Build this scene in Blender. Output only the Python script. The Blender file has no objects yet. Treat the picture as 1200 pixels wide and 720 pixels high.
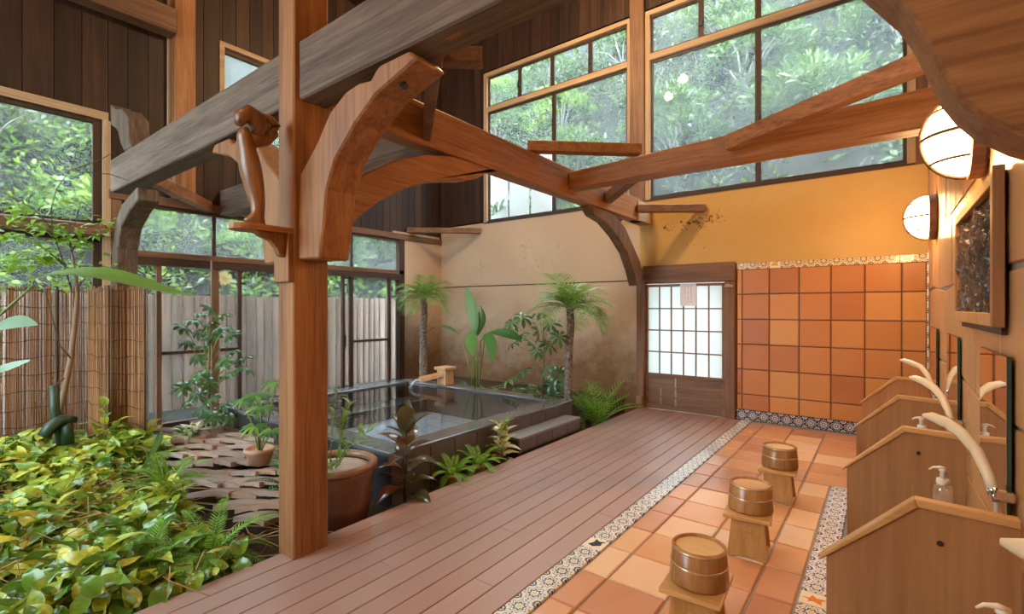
import bpy, math, random
import numpy as np
from mathutils import Vector, Matrix
random.seed(7); np.random.seed(7)
R = random.Random(11)
sc = bpy.context.scene
COL = sc.collection
PI = math.pi

# ------------------------------------------------------------------ camera
F, CX, CY, CAMH = 570.0, 600.0, 361.0, 1.45
TH = math.atan(436.0 / F)
cam = bpy.data.cameras.new('camera'); cam_o = bpy.data.objects.new('camera', cam); COL.objects.link(cam_o)
cam.sensor_width = 36.0; cam.lens = F / 1200.0 * 36.0; cam.shift_y = 1.0 / 1200.0
cam.clip_start = 0.02; cam.clip_end = 200
cam_o.location = (0, 0, CAMH); cam_o.rotation_euler = (PI / 2, 0, TH)
sc.camera = cam_o

# ------------------------------------------------------------------ sky, exposure
world = bpy.data.worlds.new('overcast_sky'); sc.world = world; world.use_nodes = True
bg = world.node_tree.nodes['Background']
bg.inputs[0].default_value = (0.74, 0.87, 1.0, 1); bg.inputs[1].default_value = 12.0
vs = sc.view_settings
vs.view_transform = 'Standard'; vs.look = 'None'; vs.gamma = 1.0; vs.use_curve_mapping = False; vs.exposure = 0.2
cy = sc.cycles
cy.use_denoising = True
cy.max_bounces = 10; cy.diffuse_bounces = 5; cy.glossy_bounces = 4; cy.transmission_bounces = 6; cy.transparent_max_bounces = 24
cy.caustics_reflective = False; cy.caustics_refractive = False
cy.sample_clamp_indirect = 6.0
PENDANT = 900.0      # radiance of the globe pendants under the roof
WALLLAMP = 52.0     # radiance of the half-dome wall lamps

# ------------------------------------------------------------------ pixel -> place
FW = Vector((-math.sin(TH), math.cos(TH), 0)); RT = Vector((math.cos(TH), math.sin(TH), 0)); UP = Vector((0, 0, 1))
CAM = Vector((0, 0, CAMH))
def ray(x, y): return FW + RT * ((x - CX) / F) + UP * ((CY - y) / F)
def onZ(x, y, z=0.0):
    d = ray(x, y); return CAM + d * ((z - CAMH) / d.z)
def onX(x, y, X):
    d = ray(x, y); return CAM + d * (X / d.x)
def onY(x, y, Y):
    d = ray(x, y); return CAM + d * (Y / d.y)
def atD(x, y, dep): return CAM + ray(x, y) * dep

# ------------------------------------------------------------------ materials
MATS = {}
def nt(name):
    m = bpy.data.materials.new(name); m.use_nodes = True; MATS[name] = m
    t = m.node_tree; t.nodes.clear()
    out = t.nodes.new('ShaderNodeOutputMaterial')
    return m, t, out
def N(t, kind, **kw):
    n = t.nodes.new(kind)
    for k, v in kw.items():
        if k in ('i',):
            for a, b in v.items(): n.inputs[a].default_value = b
        else: setattr(n, k, v)
    return n
def L(t, a, b): t.links.new(a, b)
def math_(t, op, a, b=None, c=None):
    n = t.nodes.new('ShaderNodeMath'); n.operation = op
    for k, v in enumerate((a, b, c)):
        if v is None: continue
        if isinstance(v, (int, float)): n.inputs[k].default_value = v
        else: L(t, v, n.inputs[k])
    return n.outputs[0]
def mixc(t, fac, a, b, mode='MIX'):
    n = t.nodes.new('ShaderNodeMix'); n.data_type = 'RGBA'; n.blend_type = mode
    if isinstance(fac, (int, float)): n.inputs[0].default_value = fac
    else: L(t, fac, n.inputs[0])
    for k, v in ((6, a), (7, b)):
        if isinstance(v, tuple): n.inputs[k].default_value = (*v[:3], 1)
        else: L(t, v, n.inputs[k])
    return n.outputs[2]
def ramp(t, fac, stops):
    n = t.nodes.new('ShaderNodeValToRGB'); L(t, fac, n.inputs[0])
    e = n.color_ramp.elements
    while len(e) < len(stops): e.new(0.5)
    for k, (p, c) in enumerate(stops):
        e[k].position = p; e[k].color = (*c, 1) if len(c) == 3 else c
    return n.outputs[0]
def coords(t, scale=(1, 1, 1), rnd=True):
    tc = N(t, 'ShaderNodeTexCoord')
    mp = N(t, 'ShaderNodeMapping'); mp.inputs['Scale'].default_value = scale
    if rnd:
        oi = N(t, 'ShaderNodeObjectInfo')
        sc_ = math_(t, 'MULTIPLY', oi.outputs['Random'], 37.0)
        cb = N(t, 'ShaderNodeCombineXYZ'); L(t, sc_, cb.inputs[0]); L(t, sc_, cb.inputs[1]); L(t, sc_, cb.inputs[2])
        va = N(t, 'ShaderNodeVectorMath', operation='ADD'); L(t, tc.outputs['Object'], va.inputs[0]); L(t, cb.outputs[0], va.inputs[1])
        L(t, va.outputs[0], mp.inputs[0])
    else: L(t, tc.outputs['Object'], mp.inputs[0])
    return mp.outputs[0]
def noise(t, vec, scale, detail=4, rough=0.55, dist=0.0):
    n = N(t, 'ShaderNodeTexNoise'); n.inputs['Scale'].default_value = scale; n.inputs['Detail'].default_value = detail
    n.inputs['Roughness'].default_value = rough; n.inputs['Distortion'].default_value = dist
    L(t, vec, n.inputs['Vector']); return n.outputs[0]
def finish(t, out, col, rough=0.5, bump=None, bstr=0.2, bdist=0.01, spec=0.5, metal=0.0, coat=0.0):
    b = N(t, 'ShaderNodeBsdfPrincipled')
    if isinstance(col, tuple): b.inputs['Base Color'].default_value = (*col, 1)
    else: L(t, col, b.inputs['Base Color'])
    if isinstance(rough, (int, float)): b.inputs['Roughness'].default_value = rough
    else: L(t, rough, b.inputs['Roughness'])
    b.inputs['Specular IOR Level'].default_value = spec; b.inputs['Metallic'].default_value = metal
    b.inputs['Coat Weight'].default_value = coat
    if bump is not None:
        bn = N(t, 'ShaderNodeBump'); bn.inputs['Strength'].default_value = bstr; bn.inputs['Distance'].default_value = bdist
        L(t, bump, bn.inputs['Height']); L(t, bn.outputs[0], b.inputs['Normal'])
    L(t, b.outputs[0], out.inputs[0]); return b
def wood(name, c1, c2, axis='Z', rough=0.55, freq=14.0, var=0.25, spec=0.35, bstr=0.25, blotch=None):
    m, t, out = nt(name)
    s = {'X': (0.045, 1, 1), 'Y': (1, 0.045, 1), 'Z': (1, 1, 0.045)}[axis]
    v = coords(t, s)
    n1 = noise(t, v, freq, 6, 0.6, 0.6); n2 = noise(t, v, freq * 5, 3, 0.6)
    g = math_(t, 'ADD', math_(t, 'MULTIPLY', n1, 0.62), math_(t, 'MULTIPLY', n2, 0.38))
    col = ramp(t, g, [(0.36, c2), (0.48, tuple((a + b) / 2 for a, b in zip(c1, c2))), (0.60, c1)])
    v2 = coords(t, (1, 1, 1)); big = noise(t, v2, 2.2, 3)
    col = mixc(t, math_(t, 'MULTIPLY', big, 0.5), col, blotch or tuple(x * 0.55 for x in c2), 'MIX')
    oi = N(t, 'ShaderNodeObjectInfo')
    hs = N(t, 'ShaderNodeHueSaturation'); L(t, col, hs.inputs['Color'])
    mr = N(t, 'ShaderNodeMapRange'); mr.inputs[3].default_value = 1 - var; mr.inputs[4].default_value = 1 + var
    L(t, oi.outputs['Random'], mr.inputs[0]); L(t, mr.outputs[0], hs.inputs['Value'])
    finish(t, out, hs.outputs[0], rough, g, bstr, 0.004, spec); return m
def rnd01(t):
    oi = N(t, 'ShaderNodeObjectInfo'); ge = N(t, 'ShaderNodeNewGeometry')
    return math_(t, 'FRACT', math_(t, 'ADD', oi.outputs['Random'], ge.outputs['Random Per Island']))
def leafm(name, stops, rough=0.35, trans=0.35, spec=0.5, streak=0.0, nscale=18):
    m, t, out = nt(name)
    r = rnd01(t)
    v = coords(t); n = noise(t, v, nscale, 2)
    f = math_(t, 'ADD', math_(t, 'MULTIPLY', r, 1 - streak), math_(t, 'MULTIPLY', n, streak)) if streak else r
    col = ramp(t, f, stops)
    b = N(t, 'ShaderNodeBsdfPrincipled'); L(t, col, b.inputs['Base Color'])
    b.inputs['Roughness'].default_value = rough; b.inputs['Specular IOR Level'].default_value = spec
    tr = N(t, 'ShaderNodeBsdfTranslucent')
    tc = mixc(t, 0.5, col, (0.35, 0.5, 0.05)); L(t, tc, tr.inputs[0])
    mx = N(t, 'ShaderNodeMixShader'); mx.inputs[0].default_value = trans
    L(t, b.outputs[0], mx.inputs[1]); L(t, tr.outputs[0], mx.inputs[2]); L(t, mx.outputs[0], out.inputs[0]); return m
def plain(name, col, rough=0.5, metal=0.0, spec=0.5, nscale=None, amt=0.25, bstr=0.15, coat=0.0):
    m, t, out = nt(name)
    if nscale:
        v = coords(t); n = noise(t, v, nscale, 5)
        c = mixc(t, n, tuple(x * (1 - amt) for x in col), tuple(min(1, x * (1 + amt)) for x in col))
        finish(t, out, c, rough, n, bstr, 0.006, spec, metal, coat)
    else: finish(t, out, col, rough, None, 0, 0, spec, metal, coat)
    return m
def emit(name, col, s):
    m, t, out = nt(name); e = N(t, 'ShaderNodeEmission'); e.inputs[0].default_value = (*col, 1); e.inputs[1].default_value = s
    L(t, e.outputs[0], out.inputs[0]); return m

OR1, OR2 = (0.47, 0.215, 0.082), (0.205, 0.080, 0.028)
for ax in 'XYZ':
    wood('timber_' + ax, OR1, OR2, ax, 0.5, 13, 0.12)
    wood('grey_timber_' + ax, (0.225, 0.165, 0.122), (0.080, 0.051, 0.034), ax, 0.7, 15, 0.1, 0.3, 0.6)
    wood('brown_timber_' + ax, (0.27, 0.145, 0.08), (0.12, 0.058, 0.033), ax, 0.55, 10, 0.12)
    wood('pale_timber_' + ax, (0.55, 0.40, 0.25), (0.34, 0.22, 0.12), ax, 0.6, 12, 0.1)
    wood('dark_frame_' + ax, (0.075, 0.04, 0.026), (0.03, 0.016, 0.012), ax, 0.5, 12, 0.1)
wood('dark_board', (0.062, 0.029, 0.016), (0.018, 0.008, 0.005), 'Z', 0.55, 9, 0.4, 0.35, 0.4)
wood('panel_wood', (0.49, 0.235, 0.09), (0.36, 0.158, 0.057), 'Z', 0.42, 10, 0.06)
wood('cap_wood', (0.70, 0.40, 0.15), (0.52, 0.26, 0.085), 'X', 0.4, 12, 0.05)
wood('stool_wood', (0.62, 0.33, 0.105), (0.42, 0.19, 0.05), 'Z', 0.33, 10, 0.1, 0.5)
wood('stool_top', (0.70, 0.40, 0.14), (0.52, 0.27, 0.08), 'X', 0.3, 10, 0.1, 0.5)
wood('tub_wood', (0.50, 0.25, 0.085), (0.30, 0.125, 0.035), 'Z', 0.25, 16, 0.1, 0.5)
wood('tub_lid', (0.78, 0.50, 0.21), (0.62, 0.36, 0.13), 'X', 0.35, 10, 0.1, 0.5)
wood('spout_wood', (0.74, 0.46, 0.26), (0.55, 0.30, 0.15), 'Z', 0.5, 12, 0.1)
wood('figure_wood', (0.36, 0.17, 0.065), (0.17, 0.072, 0.026), 'Z', 0.35, 7, 0.1, 0.5)
wood('door_board', (0.33, 0.19, 0.115), (0.18, 0.09, 0.05), 'X', 0.6, 12, 0.15)
wood('fence_board', (0.52, 0.38, 0.30), (0.28, 0.19, 0.145), 'Z', 0.7, 10, 0.22, 0.2)
wood('relief_wood', (0.22, 0.13, 0.075), (0.045, 0.022, 0.012), 'Z', 0.28, 14, 0.1, 0.6, 1.0)
wood('reed', (0.50, 0.24, 0.085), (0.26, 0.10, 0.035), 'Z', 0.5, 22, 0.2)
wood('bark', (0.26, 0.18, 0.115), (0.12, 0.075, 0.045), 'Z', 0.8, 14, 0.1, 0.2, 0.6)
# composite decking
m, t, out = nt('decking'); v = coords(t, (1, 0.03, 1)); n = noise(t, v, 60, 3); oi = N(t, 'ShaderNodeObjectInfo')
c = mixc(t, oi.outputs['Random'], (0.37, 0.235, 0.20), (0.43, 0.285, 0.245)); c = mixc(t, math_(t, 'MULTIPLY', n, 0.35), c, (0.29, 0.17, 0.135))
v2 = coords(t); n2 = noise(t, v2, 3.0, 4); rr = math_(t, 'ADD', math_(t, 'MULTIPLY', n2, 0.2), 0.24)
finish(t, out, c, rr, n, 0.15, 0.002, 0.5)
# terracotta
def terracotta(name, rough, stops, seedmul, hl_=0.45, hc=(0.80, 0.46, 0.22)):
    m, t, out = nt(name); oi = N(t, 'ShaderNodeObjectInfo'); r = math_(t, 'FRACT', math_(t, 'MULTIPLY', oi.outputs['Random'], seedmul))
    c = ramp(t, r, stops)
    v = coords(t); n = noise(t, v, 7, 5, 0.6, 0.7); n2 = noise(t, v, 2.6, 3, 0.5, 1.2)
    c = mixc(t, math_(t, 'MULTIPLY', n, 0.28), c, (0.50, 0.215, 0.085)); c = mixc(t, math_(t, 'MULTIPLY', n2, hl_), c, hc)
    rr = math_(t, 'ADD', math_(t, 'MULTIPLY', n2, 0.2), rough)
    finish(t, out, c, rr, n, 0.10, 0.004, 0.5)
terracotta('floor_terracotta', 0.12, [(0.0, (0.42, 0.15, 0.10)), (0.25, (0.58, 0.25, 0.14)), (0.5, (0.66, 0.31, 0.14)), (0.7, (0.50, 0.23, 0.17)), (0.85, (0.80, 0.50, 0.29)), (1.0, (0.82, 0.60, 0.42))], 1.0)
terracotta('wall_terracotta', 0.28, [(0.0, (0.37, 0.105, 0.024)), (0.3, (0.46, 0.155, 0.034)), (0.6, (0.50, 0.185, 0.04)), (0.85, (0.58, 0.25, 0.058)), (1.0, (0.62, 0.32, 0.09))], 1.0, 0.3, (0.62, 0.30, 0.09))
plain('grout', (0.30, 0.25, 0.21), 0.8, nscale=40)
plain('dark_grout', (0.15, 0.10, 0.07), 0.8, nscale=40)
# plaster
def plaster(name, base, hi, lo, stain, base_stain=False, pock=None):
    m, t, out = nt(name); v = coords(t, rnd=False)
    n = noise(t, v, 1.1, 6, 0.6, 0.4); n2 = noise(t, v, 9, 5, 0.65); n3 = noise(t, v, 0.5, 4)
    c = mixc(t, n, lo, hi); c = mixc(t, math_(t, 'MULTIPLY', n2, 0.45), c, base)
    sx = N(t, 'ShaderNodeSeparateXYZ'); L(t, v, sx.inputs[0])
    if base_stain:  # damp, flaking foot of the old plaster with its own ragged outline
        e = math_(t, 'ADD', sx.outputs[2], math_(t, 'MULTIPLY', math_(t, 'SUBTRACT', n, 0.5), 1.5))
        e = math_(t, 'ADD', e, math_(t, 'MULTIPLY', math_(t, 'SUBTRACT', n2, 0.5), 0.6))
        mr = N(t, 'ShaderNodeMapRange'); L(t, e, mr.inputs[0]); mr.inputs[1].default_value = 0.35; mr.inputs[2].default_value = 1.45
        mr.inputs[3].default_value = 0.95; mr.inputs[4].default_value = 0.0
        c = mixc(t, mr.outputs[0], c, mixc(t, n2, stain, tuple(x * 2.4 for x in stain)))
    # hairline cracks
    vo = N(t, 'ShaderNodeTexVoronoi', feature='DISTANCE_TO_EDGE'); vo.inputs['Scale'].default_value = 1.6
    wv = N(t, 'ShaderNodeVectorMath', operation='ADD'); L(t, v, wv.inputs[0])
    nn = N(t, 'ShaderNodeTexNoise'); nn.inputs['Scale'].default_value = 3.5; nn.inputs['Detail'].default_value = 5; L(t, v, nn.inputs['Vector'])
    L(t, nn.outputs[1], wv.inputs[1]); L(t, wv.outputs[0], vo.inputs['Vector'])
    ck = math_(t, 'MULTIPLY', math_(t, 'LESS_THAN', vo.outputs[0], 0.006), math_(t, 'GREATER_THAN', n, 0.56))
    c = mixc(t, math_(t, 'MULTIPLY', ck, 0.45 if base_stain else 0.1), c, (0.2, 0.12, 0.07))
    if pock:
        for (px, pz, sxx, szz, thr) in pock:
            dx = math_(t, 'DIVIDE', math_(t, 'SUBTRACT', sx.outputs[0], px), sxx); dz = math_(t, 'DIVIDE', math_(t, 'SUBTRACT', sx.outputs[2], pz), szz)
            d = math_(t, 'ADD', math_(t, 'MULTIPLY', dx, dx), math_(t, 'MULTIPLY', dz, dz))
            pn = noise(t, v, 26, 6, 0.7)
            mk = math_(t, 'GREATER_THAN', math_(t, 'SUBTRACT', pn, math_(t, 'MULTIPLY', d, 0.12)), thr)
            c = mixc(t, math_(t, 'MULTIPLY', mk, 0.85), c, (0.085, 0.06, 0.02))
    bh = math_(t, 'ADD', n2, math_(t, 'MULTIPLY', n, 2.0))
    finish(t, out, c, 0.85, bh, 0.35, 0.012, 0.15)
plaster('plaster_tan', (0.53, 0.40, 0.285), (0.62, 0.50, 0.39), (0.46, 0.335, 0.23), (0.115, 0.062, 0.030), True)
plaster('plaster_ochre', (0.55, 0.36, 0.135), (0.63, 0.43, 0.18), (0.47, 0.285, 0.09), (0.2, 0.1, 0.04), False,  # ochre of its own, deepened by wall lamp warmth put into the colour
        [(-2.08, 2.62, 0.36, 0.12, 0.54), (-2.42, 2.60, 0.2, 0.09, 0.55), (-1.83, 2.66, 0.16, 0.10, 0.50), (-2.1, 2.30, 0.35, 0.12, 0.60)])
plain('stone_slab', (0.56, 0.285, 0.115), 0.34, nscale=2.2, amt=0.32, bstr=0.25)
# glazed hand painted tile
def talavera(name, bgc, ink, s, warm=(0.75, 0.55, 0.25)):
    m, t, out = nt(name); tc = N(t, 'ShaderNodeTexCoord'); sx = N(t, 'ShaderNodeSeparateXYZ'); L(t, tc.outputs['Object'], sx.inputs[0])
    u = math_(t, 'DIVIDE', sx.outputs[0], s); w = math_(t, 'DIVIDE', sx.outputs[1], s)
    r = math_(t, 'MULTIPLY', math_(t, 'SQRT', math_(t, 'ADD', math_(t, 'MULTIPLY', u, u), math_(t, 'MULTIPLY', w, w))), 2.0)
    a = math_(t, 'ARCTAN2', w, u)
    pet = math_(t, 'MULTIPLY', r, math_(t, 'ADD', 1.0, math_(t, 'MULTIPLY', math_(t, 'COSINE', math_(t, 'MULTIPLY', a, 8.0)), 0.17)))
    ring = math_(t, 'GREATER_THAN', math_(t, 'SINE', math_(t, 'MULTIPLY', pet, 19.0)), -0.05)
    inside = math_(t, 'LESS_THAN', pet, 0.74)
    flower = math_(t, 'MULTIPLY', ring, inside)
    au = math_(t, 'ABSOLUTE', u); aw = math_(t, 'ABSOLUTE', w)
    cu = math_(t, 'SUBTRACT', 0.5, au); cw = math_(t, 'SUBTRACT', 0.5, aw)
    rc = math_(t, 'SQRT', math_(t, 'ADD', math_(t, 'MULTIPLY', cu, cu), math_(t, 'MULTIPLY', cw, cw)))
    corner = math_(t, 'MULTIPLY', math_(t, 'LESS_THAN', rc, 0.27), math_(t, 'GREATER_THAN', math_(t, 'SINE', math_(t, 'MULTIPLY', rc, 46.0)), -0.3))
    ed = math_(t, 'MINIMUM', cu, cw); eu = math_(t, 'MINIMUM', au, aw)
    bud = math_(t, 'LESS_THAN', math_(t, 'ADD', math_(t, 'MULTIPLY', math_(t, 'ABSOLUTE', math_(t, 'SUBTRACT', ed, 0.06)), 1.0), eu), 0.055)
    k = math_(t, 'MINIMUM', 1.0, math_(t, 'ADD', math_(t, 'ADD', flower, corner), bud))
    v = coords(t); n = noise(t, v, 9, 3)
    c = mixc(t, math_(t, 'MULTIPLY', k, 0.92), mixc(t, math_(t, 'MULTIPLY', n, 0.3), bgc, tuple(x * 0.8 for x in bgc)), ink)
    dot = math_(t, 'LESS_THAN', r, 0.16); c = mixc(t, dot, c, warm)
    finish(t, out, c, 0.12, None, spec=0.6)
talavera('painted_tile', (0.80, 0.77, 0.70), (0.045, 0.055, 0.15), 0.128)
talavera('painted_tile_cream', (0.82, 0.68, 0.45), (0.075, 0.045, 0.055), 0.128)
talavera('painted_tile_navy', (0.02, 0.025, 0.085), (0.75, 0.72, 0.68), 0.128, (0.7, 0.7, 0.7))
plain('cream_glaze', (0.82, 0.74, 0.58), 0.12, spec=0.6)
plain('orange_paint', (0.75, 0.22, 0.03), 0.2); plain('ink_paint', (0.03, 0.03, 0.06), 0.2); plain('green_paint', (0.12, 0.22, 0.06), 0.2); plain('ochre_paint', (0.6, 0.38, 0.06), 0.2)
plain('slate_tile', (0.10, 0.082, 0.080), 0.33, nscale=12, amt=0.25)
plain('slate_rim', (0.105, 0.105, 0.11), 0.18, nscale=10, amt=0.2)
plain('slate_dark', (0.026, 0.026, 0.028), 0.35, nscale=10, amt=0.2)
plain('step_stone', (0.19, 0.19, 0.19), 0.5, nscale=14, amt=0.2)
m, t, out = nt('pool_floor'); v = coords(t, rnd=False); br = N(t, 'ShaderNodeTexBrick'); L(t, v, br.inputs['Vector']); br.offset = 0.0
br.inputs['Color1'].default_value = (0.22, 0.27, 0.31, 1); br.inputs['Color2'].default_value = (0.27, 0.32, 0.36, 1); br.inputs['Mortar'].default_value = (0.10, 0.11, 0.12, 1)
br.inputs['Scale'].default_value = 1.0; br.inputs['Brick Width'].default_value = 0.3; br.inputs['Row Height'].default_value = 0.3; br.inputs['Mortar Size'].default_value = 0.006
finish(t, out, br.outputs[0], 0.5)
m, t, out = nt('water'); v = coords(t, rnd=False); n = noise(t, v, 5.0, 2)
gl = N(t, 'ShaderNodeBsdfGlossy'); gl.inputs['Roughness'].default_value = 0.03; tr = N(t, 'ShaderNodeBsdfTransparent'); tr.inputs[0].default_value = (0.90, 0.95, 0.97, 1)
bn = N(t, 'ShaderNodeBump'); bn.inputs['Strength'].default_value = 0.12; bn.inputs['Distance'].default_value = 0.02; L(t, n, bn.inputs['Height'])
lw = N(t, 'ShaderNodeLayerWeight'); L(t, bn.outputs[0], gl.inputs['Normal'])
ff_ = math_(t, 'ADD', math_(t, 'MULTIPLY', math_(t, 'POWER', lw.outputs['Facing'], 5.0), 0.96), 0.02)
mx = N(t, 'ShaderNodeMixShader'); L(t, ff_, mx.inputs[0]); L(t, tr.outputs[0], mx.inputs[1]); L(t, gl.outputs[0], mx.inputs[2]); L(t, mx.outputs[0], out.inputs[0])
m, t, out = nt('falling_water')
tr = N(t, 'ShaderNodeBsdfTransparent'); gl = N(t, 'ShaderNodeBsdfGlossy'); gl.inputs['Roughness'].default_value = 0.1; df = N(t, 'ShaderNodeBsdfTranslucent'); df.inputs[0].default_value = (0.9, 0.95, 1, 1)
m1 = N(t, 'ShaderNodeMixShader'); m1.inputs[0].default_value = 0.45; L(t, gl.outputs[0], m1.inputs[1]); L(t, df.outputs[0], m1.inputs[2])
m2 = N(t, 'ShaderNodeMixShader'); m2.inputs[0].default_value = 0.55; L(t, tr.outputs[0], m2.inputs[1]); L(t, m1.outputs[0], m2.inputs[2]); L(t, m2.outputs[0], out.inputs[0])
# window glass: filmed with rain dust, so it scatters a little daylight
def glassm(name, haze, gloss=0.07):
    m, t, out = nt(name); v = coords(t, (1, 1, 0.35)); n = noise(t, v, 2.5, 5, 0.65)
    tr = N(t, 'ShaderNodeBsdfTransparent'); tr.inputs[0].default_value = (0.95, 0.98, 0.97, 1)
    tl = N(t, 'ShaderNodeBsdfTranslucent'); tl.inputs[0].default_value = (0.85, 0.9, 0.9, 1)
    gl = N(t, 'ShaderNodeBsdfGlossy'); gl.inputs['Roughness'].default_value = 0.02
    f = math_(t, 'MULTIPLY', n, haze * 2)
    m1 = N(t, 'ShaderNodeMixShader'); L(t, f, m1.inputs[0]); L(t, tr.outputs[0], m1.inputs[1]); L(t, tl.outputs[0], m1.inputs[2])
    m2 = N(t, 'ShaderNodeMixShader'); m2.inputs[0].default_value = gloss; L(t, m1.outputs[0], m2.inputs[1]); L(t, gl.outputs[0], m2.inputs[2]); L(t, m2.outputs[0], out.inputs[0]); return m
glassm('window_glass', 0.058, 0.012); glassm('door_glass_clear', 0.022, 0.006)
m, t, out = nt('frosted_pane'); tl = N(t, 'ShaderNodeBsdfTranslucent'); tl.inputs[0].default_value = (0.92, 0.97, 0.93, 1); df = N(t, 'ShaderNodeBsdfDiffuse'); df.inputs[0].default_value = (0.85, 0.88, 0.84, 1)
mx = N(t, 'ShaderNodeMixShader'); mx.inputs[0].default_value = 0.3; L(t, tl.outputs[0], mx.inputs[1]); L(t, df.outputs[0], mx.inputs[2]); L(t, mx.outputs[0], out.inputs[0])
plain('chrome', (0.75, 0.73, 0.70), 0.12, 1.0); plain('mirror', (0.85, 0.82, 0.78), 0.02, 1.0); plain('mirror_edge', (0.03, 0.06, 0.04), 0.2)
plain('cream_plastic', (0.80, 0.66, 0.44), 0.3, nscale=5, amt=0.06, coat=0.3); plain('white_plastic', (0.82, 0.72, 0.60), 0.35); plain('hose_grey', (0.45, 0.40, 0.36), 0.35)
m, t, out = nt('clear_plastic'); tr = N(t, 'ShaderNodeBsdfTransparent'); tr.inputs[0].default_value = (0.97, 0.9, 0.8, 1); gl = N(t, 'ShaderNodeBsdfGlossy'); gl.inputs['Roughness'].default_value = 0.08; df = N(t, 'ShaderNodeBsdfDiffuse'); df.inputs[0].default_value = (.8, .66, .5, 1)
m1 = N(t, 'ShaderNodeMixShader'); m1.inputs[0].default_value = .5; L(t, gl.outputs[0], m1.inputs[1]); L(t, df.outputs[0], m1.inputs[2]); m2 = N(t, 'ShaderNodeMixShader'); m2.inputs[0].default_value = .35; L(t, tr.outputs[0], m2.inputs[1]); L(t, m1.outputs[0], m2.inputs[2]); L(t, m2.outputs[0], out.inputs[0])
plain('black_iron', (0.02, 0.018, 0.016), 0.45); plain('paper', (0.78, 0.80, 0.92), 0.8); plain('steel_hoop', (0.62, 0.44, 0.26), 0.25, 0.6)
plain('soil', (0.055, 0.036, 0.02), 0.95, nscale=18, amt=0.5); plain('hill_soil', (0.022, 0.022, 0.014), 0.95, nscale=3, amt=0.5)
plain('white_fence', (0.60, 0.62, 0.62), 0.7, nscale=5, amt=0.08)
plain('roof_clay', (0.33, 0.225, 0.165), 0.75, nscale=9, amt=0.45, bstr=0.3)
m, t, out = nt('old_roof_clay'); oi = N(t, 'ShaderNodeObjectInfo'); c = ramp(t, oi.outputs['Random'], [(0, (0.30, 0.19, 0.13)), (0.35, (0.36, 0.28, 0.24)), (0.7, (0.47, 0.28, 0.16)), (1, (0.24, 0.19, 0.17))]); v = coords(t); n = noise(t, v, 11, 5)
c = mixc(t, math_(t, 'MULTIPLY', n, 0.6), c, (0.17, 0.125, 0.10)); finish(t, out, c, 0.75, n, 0.3, 0.006, 0.3)
m, t, out = nt('glazed_pot'); v = coords(t, (1, 1, 3)); n = noise(t, v, 6, 5); c = mixc(t, n, (0.075, 0.03, 0.017), (0.17, 0.07, 0.04)); finish(t, out, c, 0.22, n, 0.12, 0.006, 0.5)
plain('pot_rim', (0.26, 0.13, 0.065), 0.35, nscale=9); plain('clay_pot', (0.42, 0.24, 0.15), 0.7, nscale=8, amt=0.25); plain('stone_pot', (0.36, 0.31, 0.26), 0.8, nscale=9, amt=0.3)
plain('tan_stone', (0.40, 0.31, 0.22), 0.85, nscale=10, amt=0.4, bstr=0.5)
emit('lamp_paper', (1.0, 0.58, 0.25), WALLLAMP); emit('globe_glow', (1.0, 0.66, 0.34), PENDANT)
# foliage
G = [(0, (0.05, 0.15, 0.03)), (0.4, (0.085, 0.22, 0.04)), (0.75, (0.15, 0.31, 0.06)), (1, (0.26, 0.42, 0.08))]
leafm('leaf_green', G); leafm('leaf_deep', [(0, (0.025, 0.085, 0.025)), (0.6, (0.05, 0.14, 0.045)), (1, (0.11, 0.24, 0.07))], 0.25, 0.2, 0.6)
leafm('leaf_palm', [(0, (0.09, 0.20, 0.045)), (0.6, (0.18, 0.33, 0.08)), (1, (0.34, 0.48, 0.15))], 0.4, 0.35)
leafm('leaf_lime', [(0, (0.12, 0.28, 0.02)), (0.5, (0.20, 0.38, 0.03)), (1, (0.36, 0.50, 0.06))], 0.45, 0.45)
leafm('leaf_fern', [(0, (0.12, 0.32, 0.03)), (0.5, (0.19, 0.43, 0.04)), (1, (0.34, 0.58, 0.08))], 0.5, 0.4)
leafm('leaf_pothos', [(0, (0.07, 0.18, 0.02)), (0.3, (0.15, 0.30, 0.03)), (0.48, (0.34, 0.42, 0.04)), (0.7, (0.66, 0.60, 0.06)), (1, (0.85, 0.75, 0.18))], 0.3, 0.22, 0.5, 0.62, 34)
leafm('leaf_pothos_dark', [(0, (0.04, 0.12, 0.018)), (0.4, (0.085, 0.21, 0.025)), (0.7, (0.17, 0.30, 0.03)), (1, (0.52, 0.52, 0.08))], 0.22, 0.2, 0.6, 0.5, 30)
leafm('leaf_rubber', [(0, (0.05, 0.055, 0.035)), (0.4, (0.09, 0.085, 0.04)), (0.7, (0.24, 0.09, 0.06)), (1, (0.42, 0.19, 0.10))], 0.15, 0.12, 0.7, 0.3, 9)
plain('dark_stem', (0.022, 0.045, 0.02), 0.45, nscale=14, amt=0.4)
leafm('leaf_varieg', [(0, (0.06, 0.15, 0.035)), (0.38, (0.12, 0.24, 0.05)), (0.46, (0.70, 0.62, 0.34)), (1, (0.85, 0.72, 0.48))], 0.25, 0.25, 0.6, 0.8, 22)
leafm('leaf_hill', [(0, (0.008, 0.02, 0.008)), (0.4, (0.025, 0.06, 0.022)), (0.75, (0.085, 0.15, 0.06)), (1, (0.36, 0.43, 0.28))], 0.5, 0.3)
leafm('leaf_hill_lime', [(0, (0.03, 0.08, 0.012)), (0.5, (0.12, 0.25, 0.04)), (1, (0.46, 0.54, 0.16))], 0.5, 0.45)
leafm('leaf_hill_grey', [(0, (0.010, 0.010, 0.008)), (0.5, (0.045, 0.045, 0.036)), (1, (0.28, 0.28, 0.25))], 0.6, 0.2)
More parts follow.
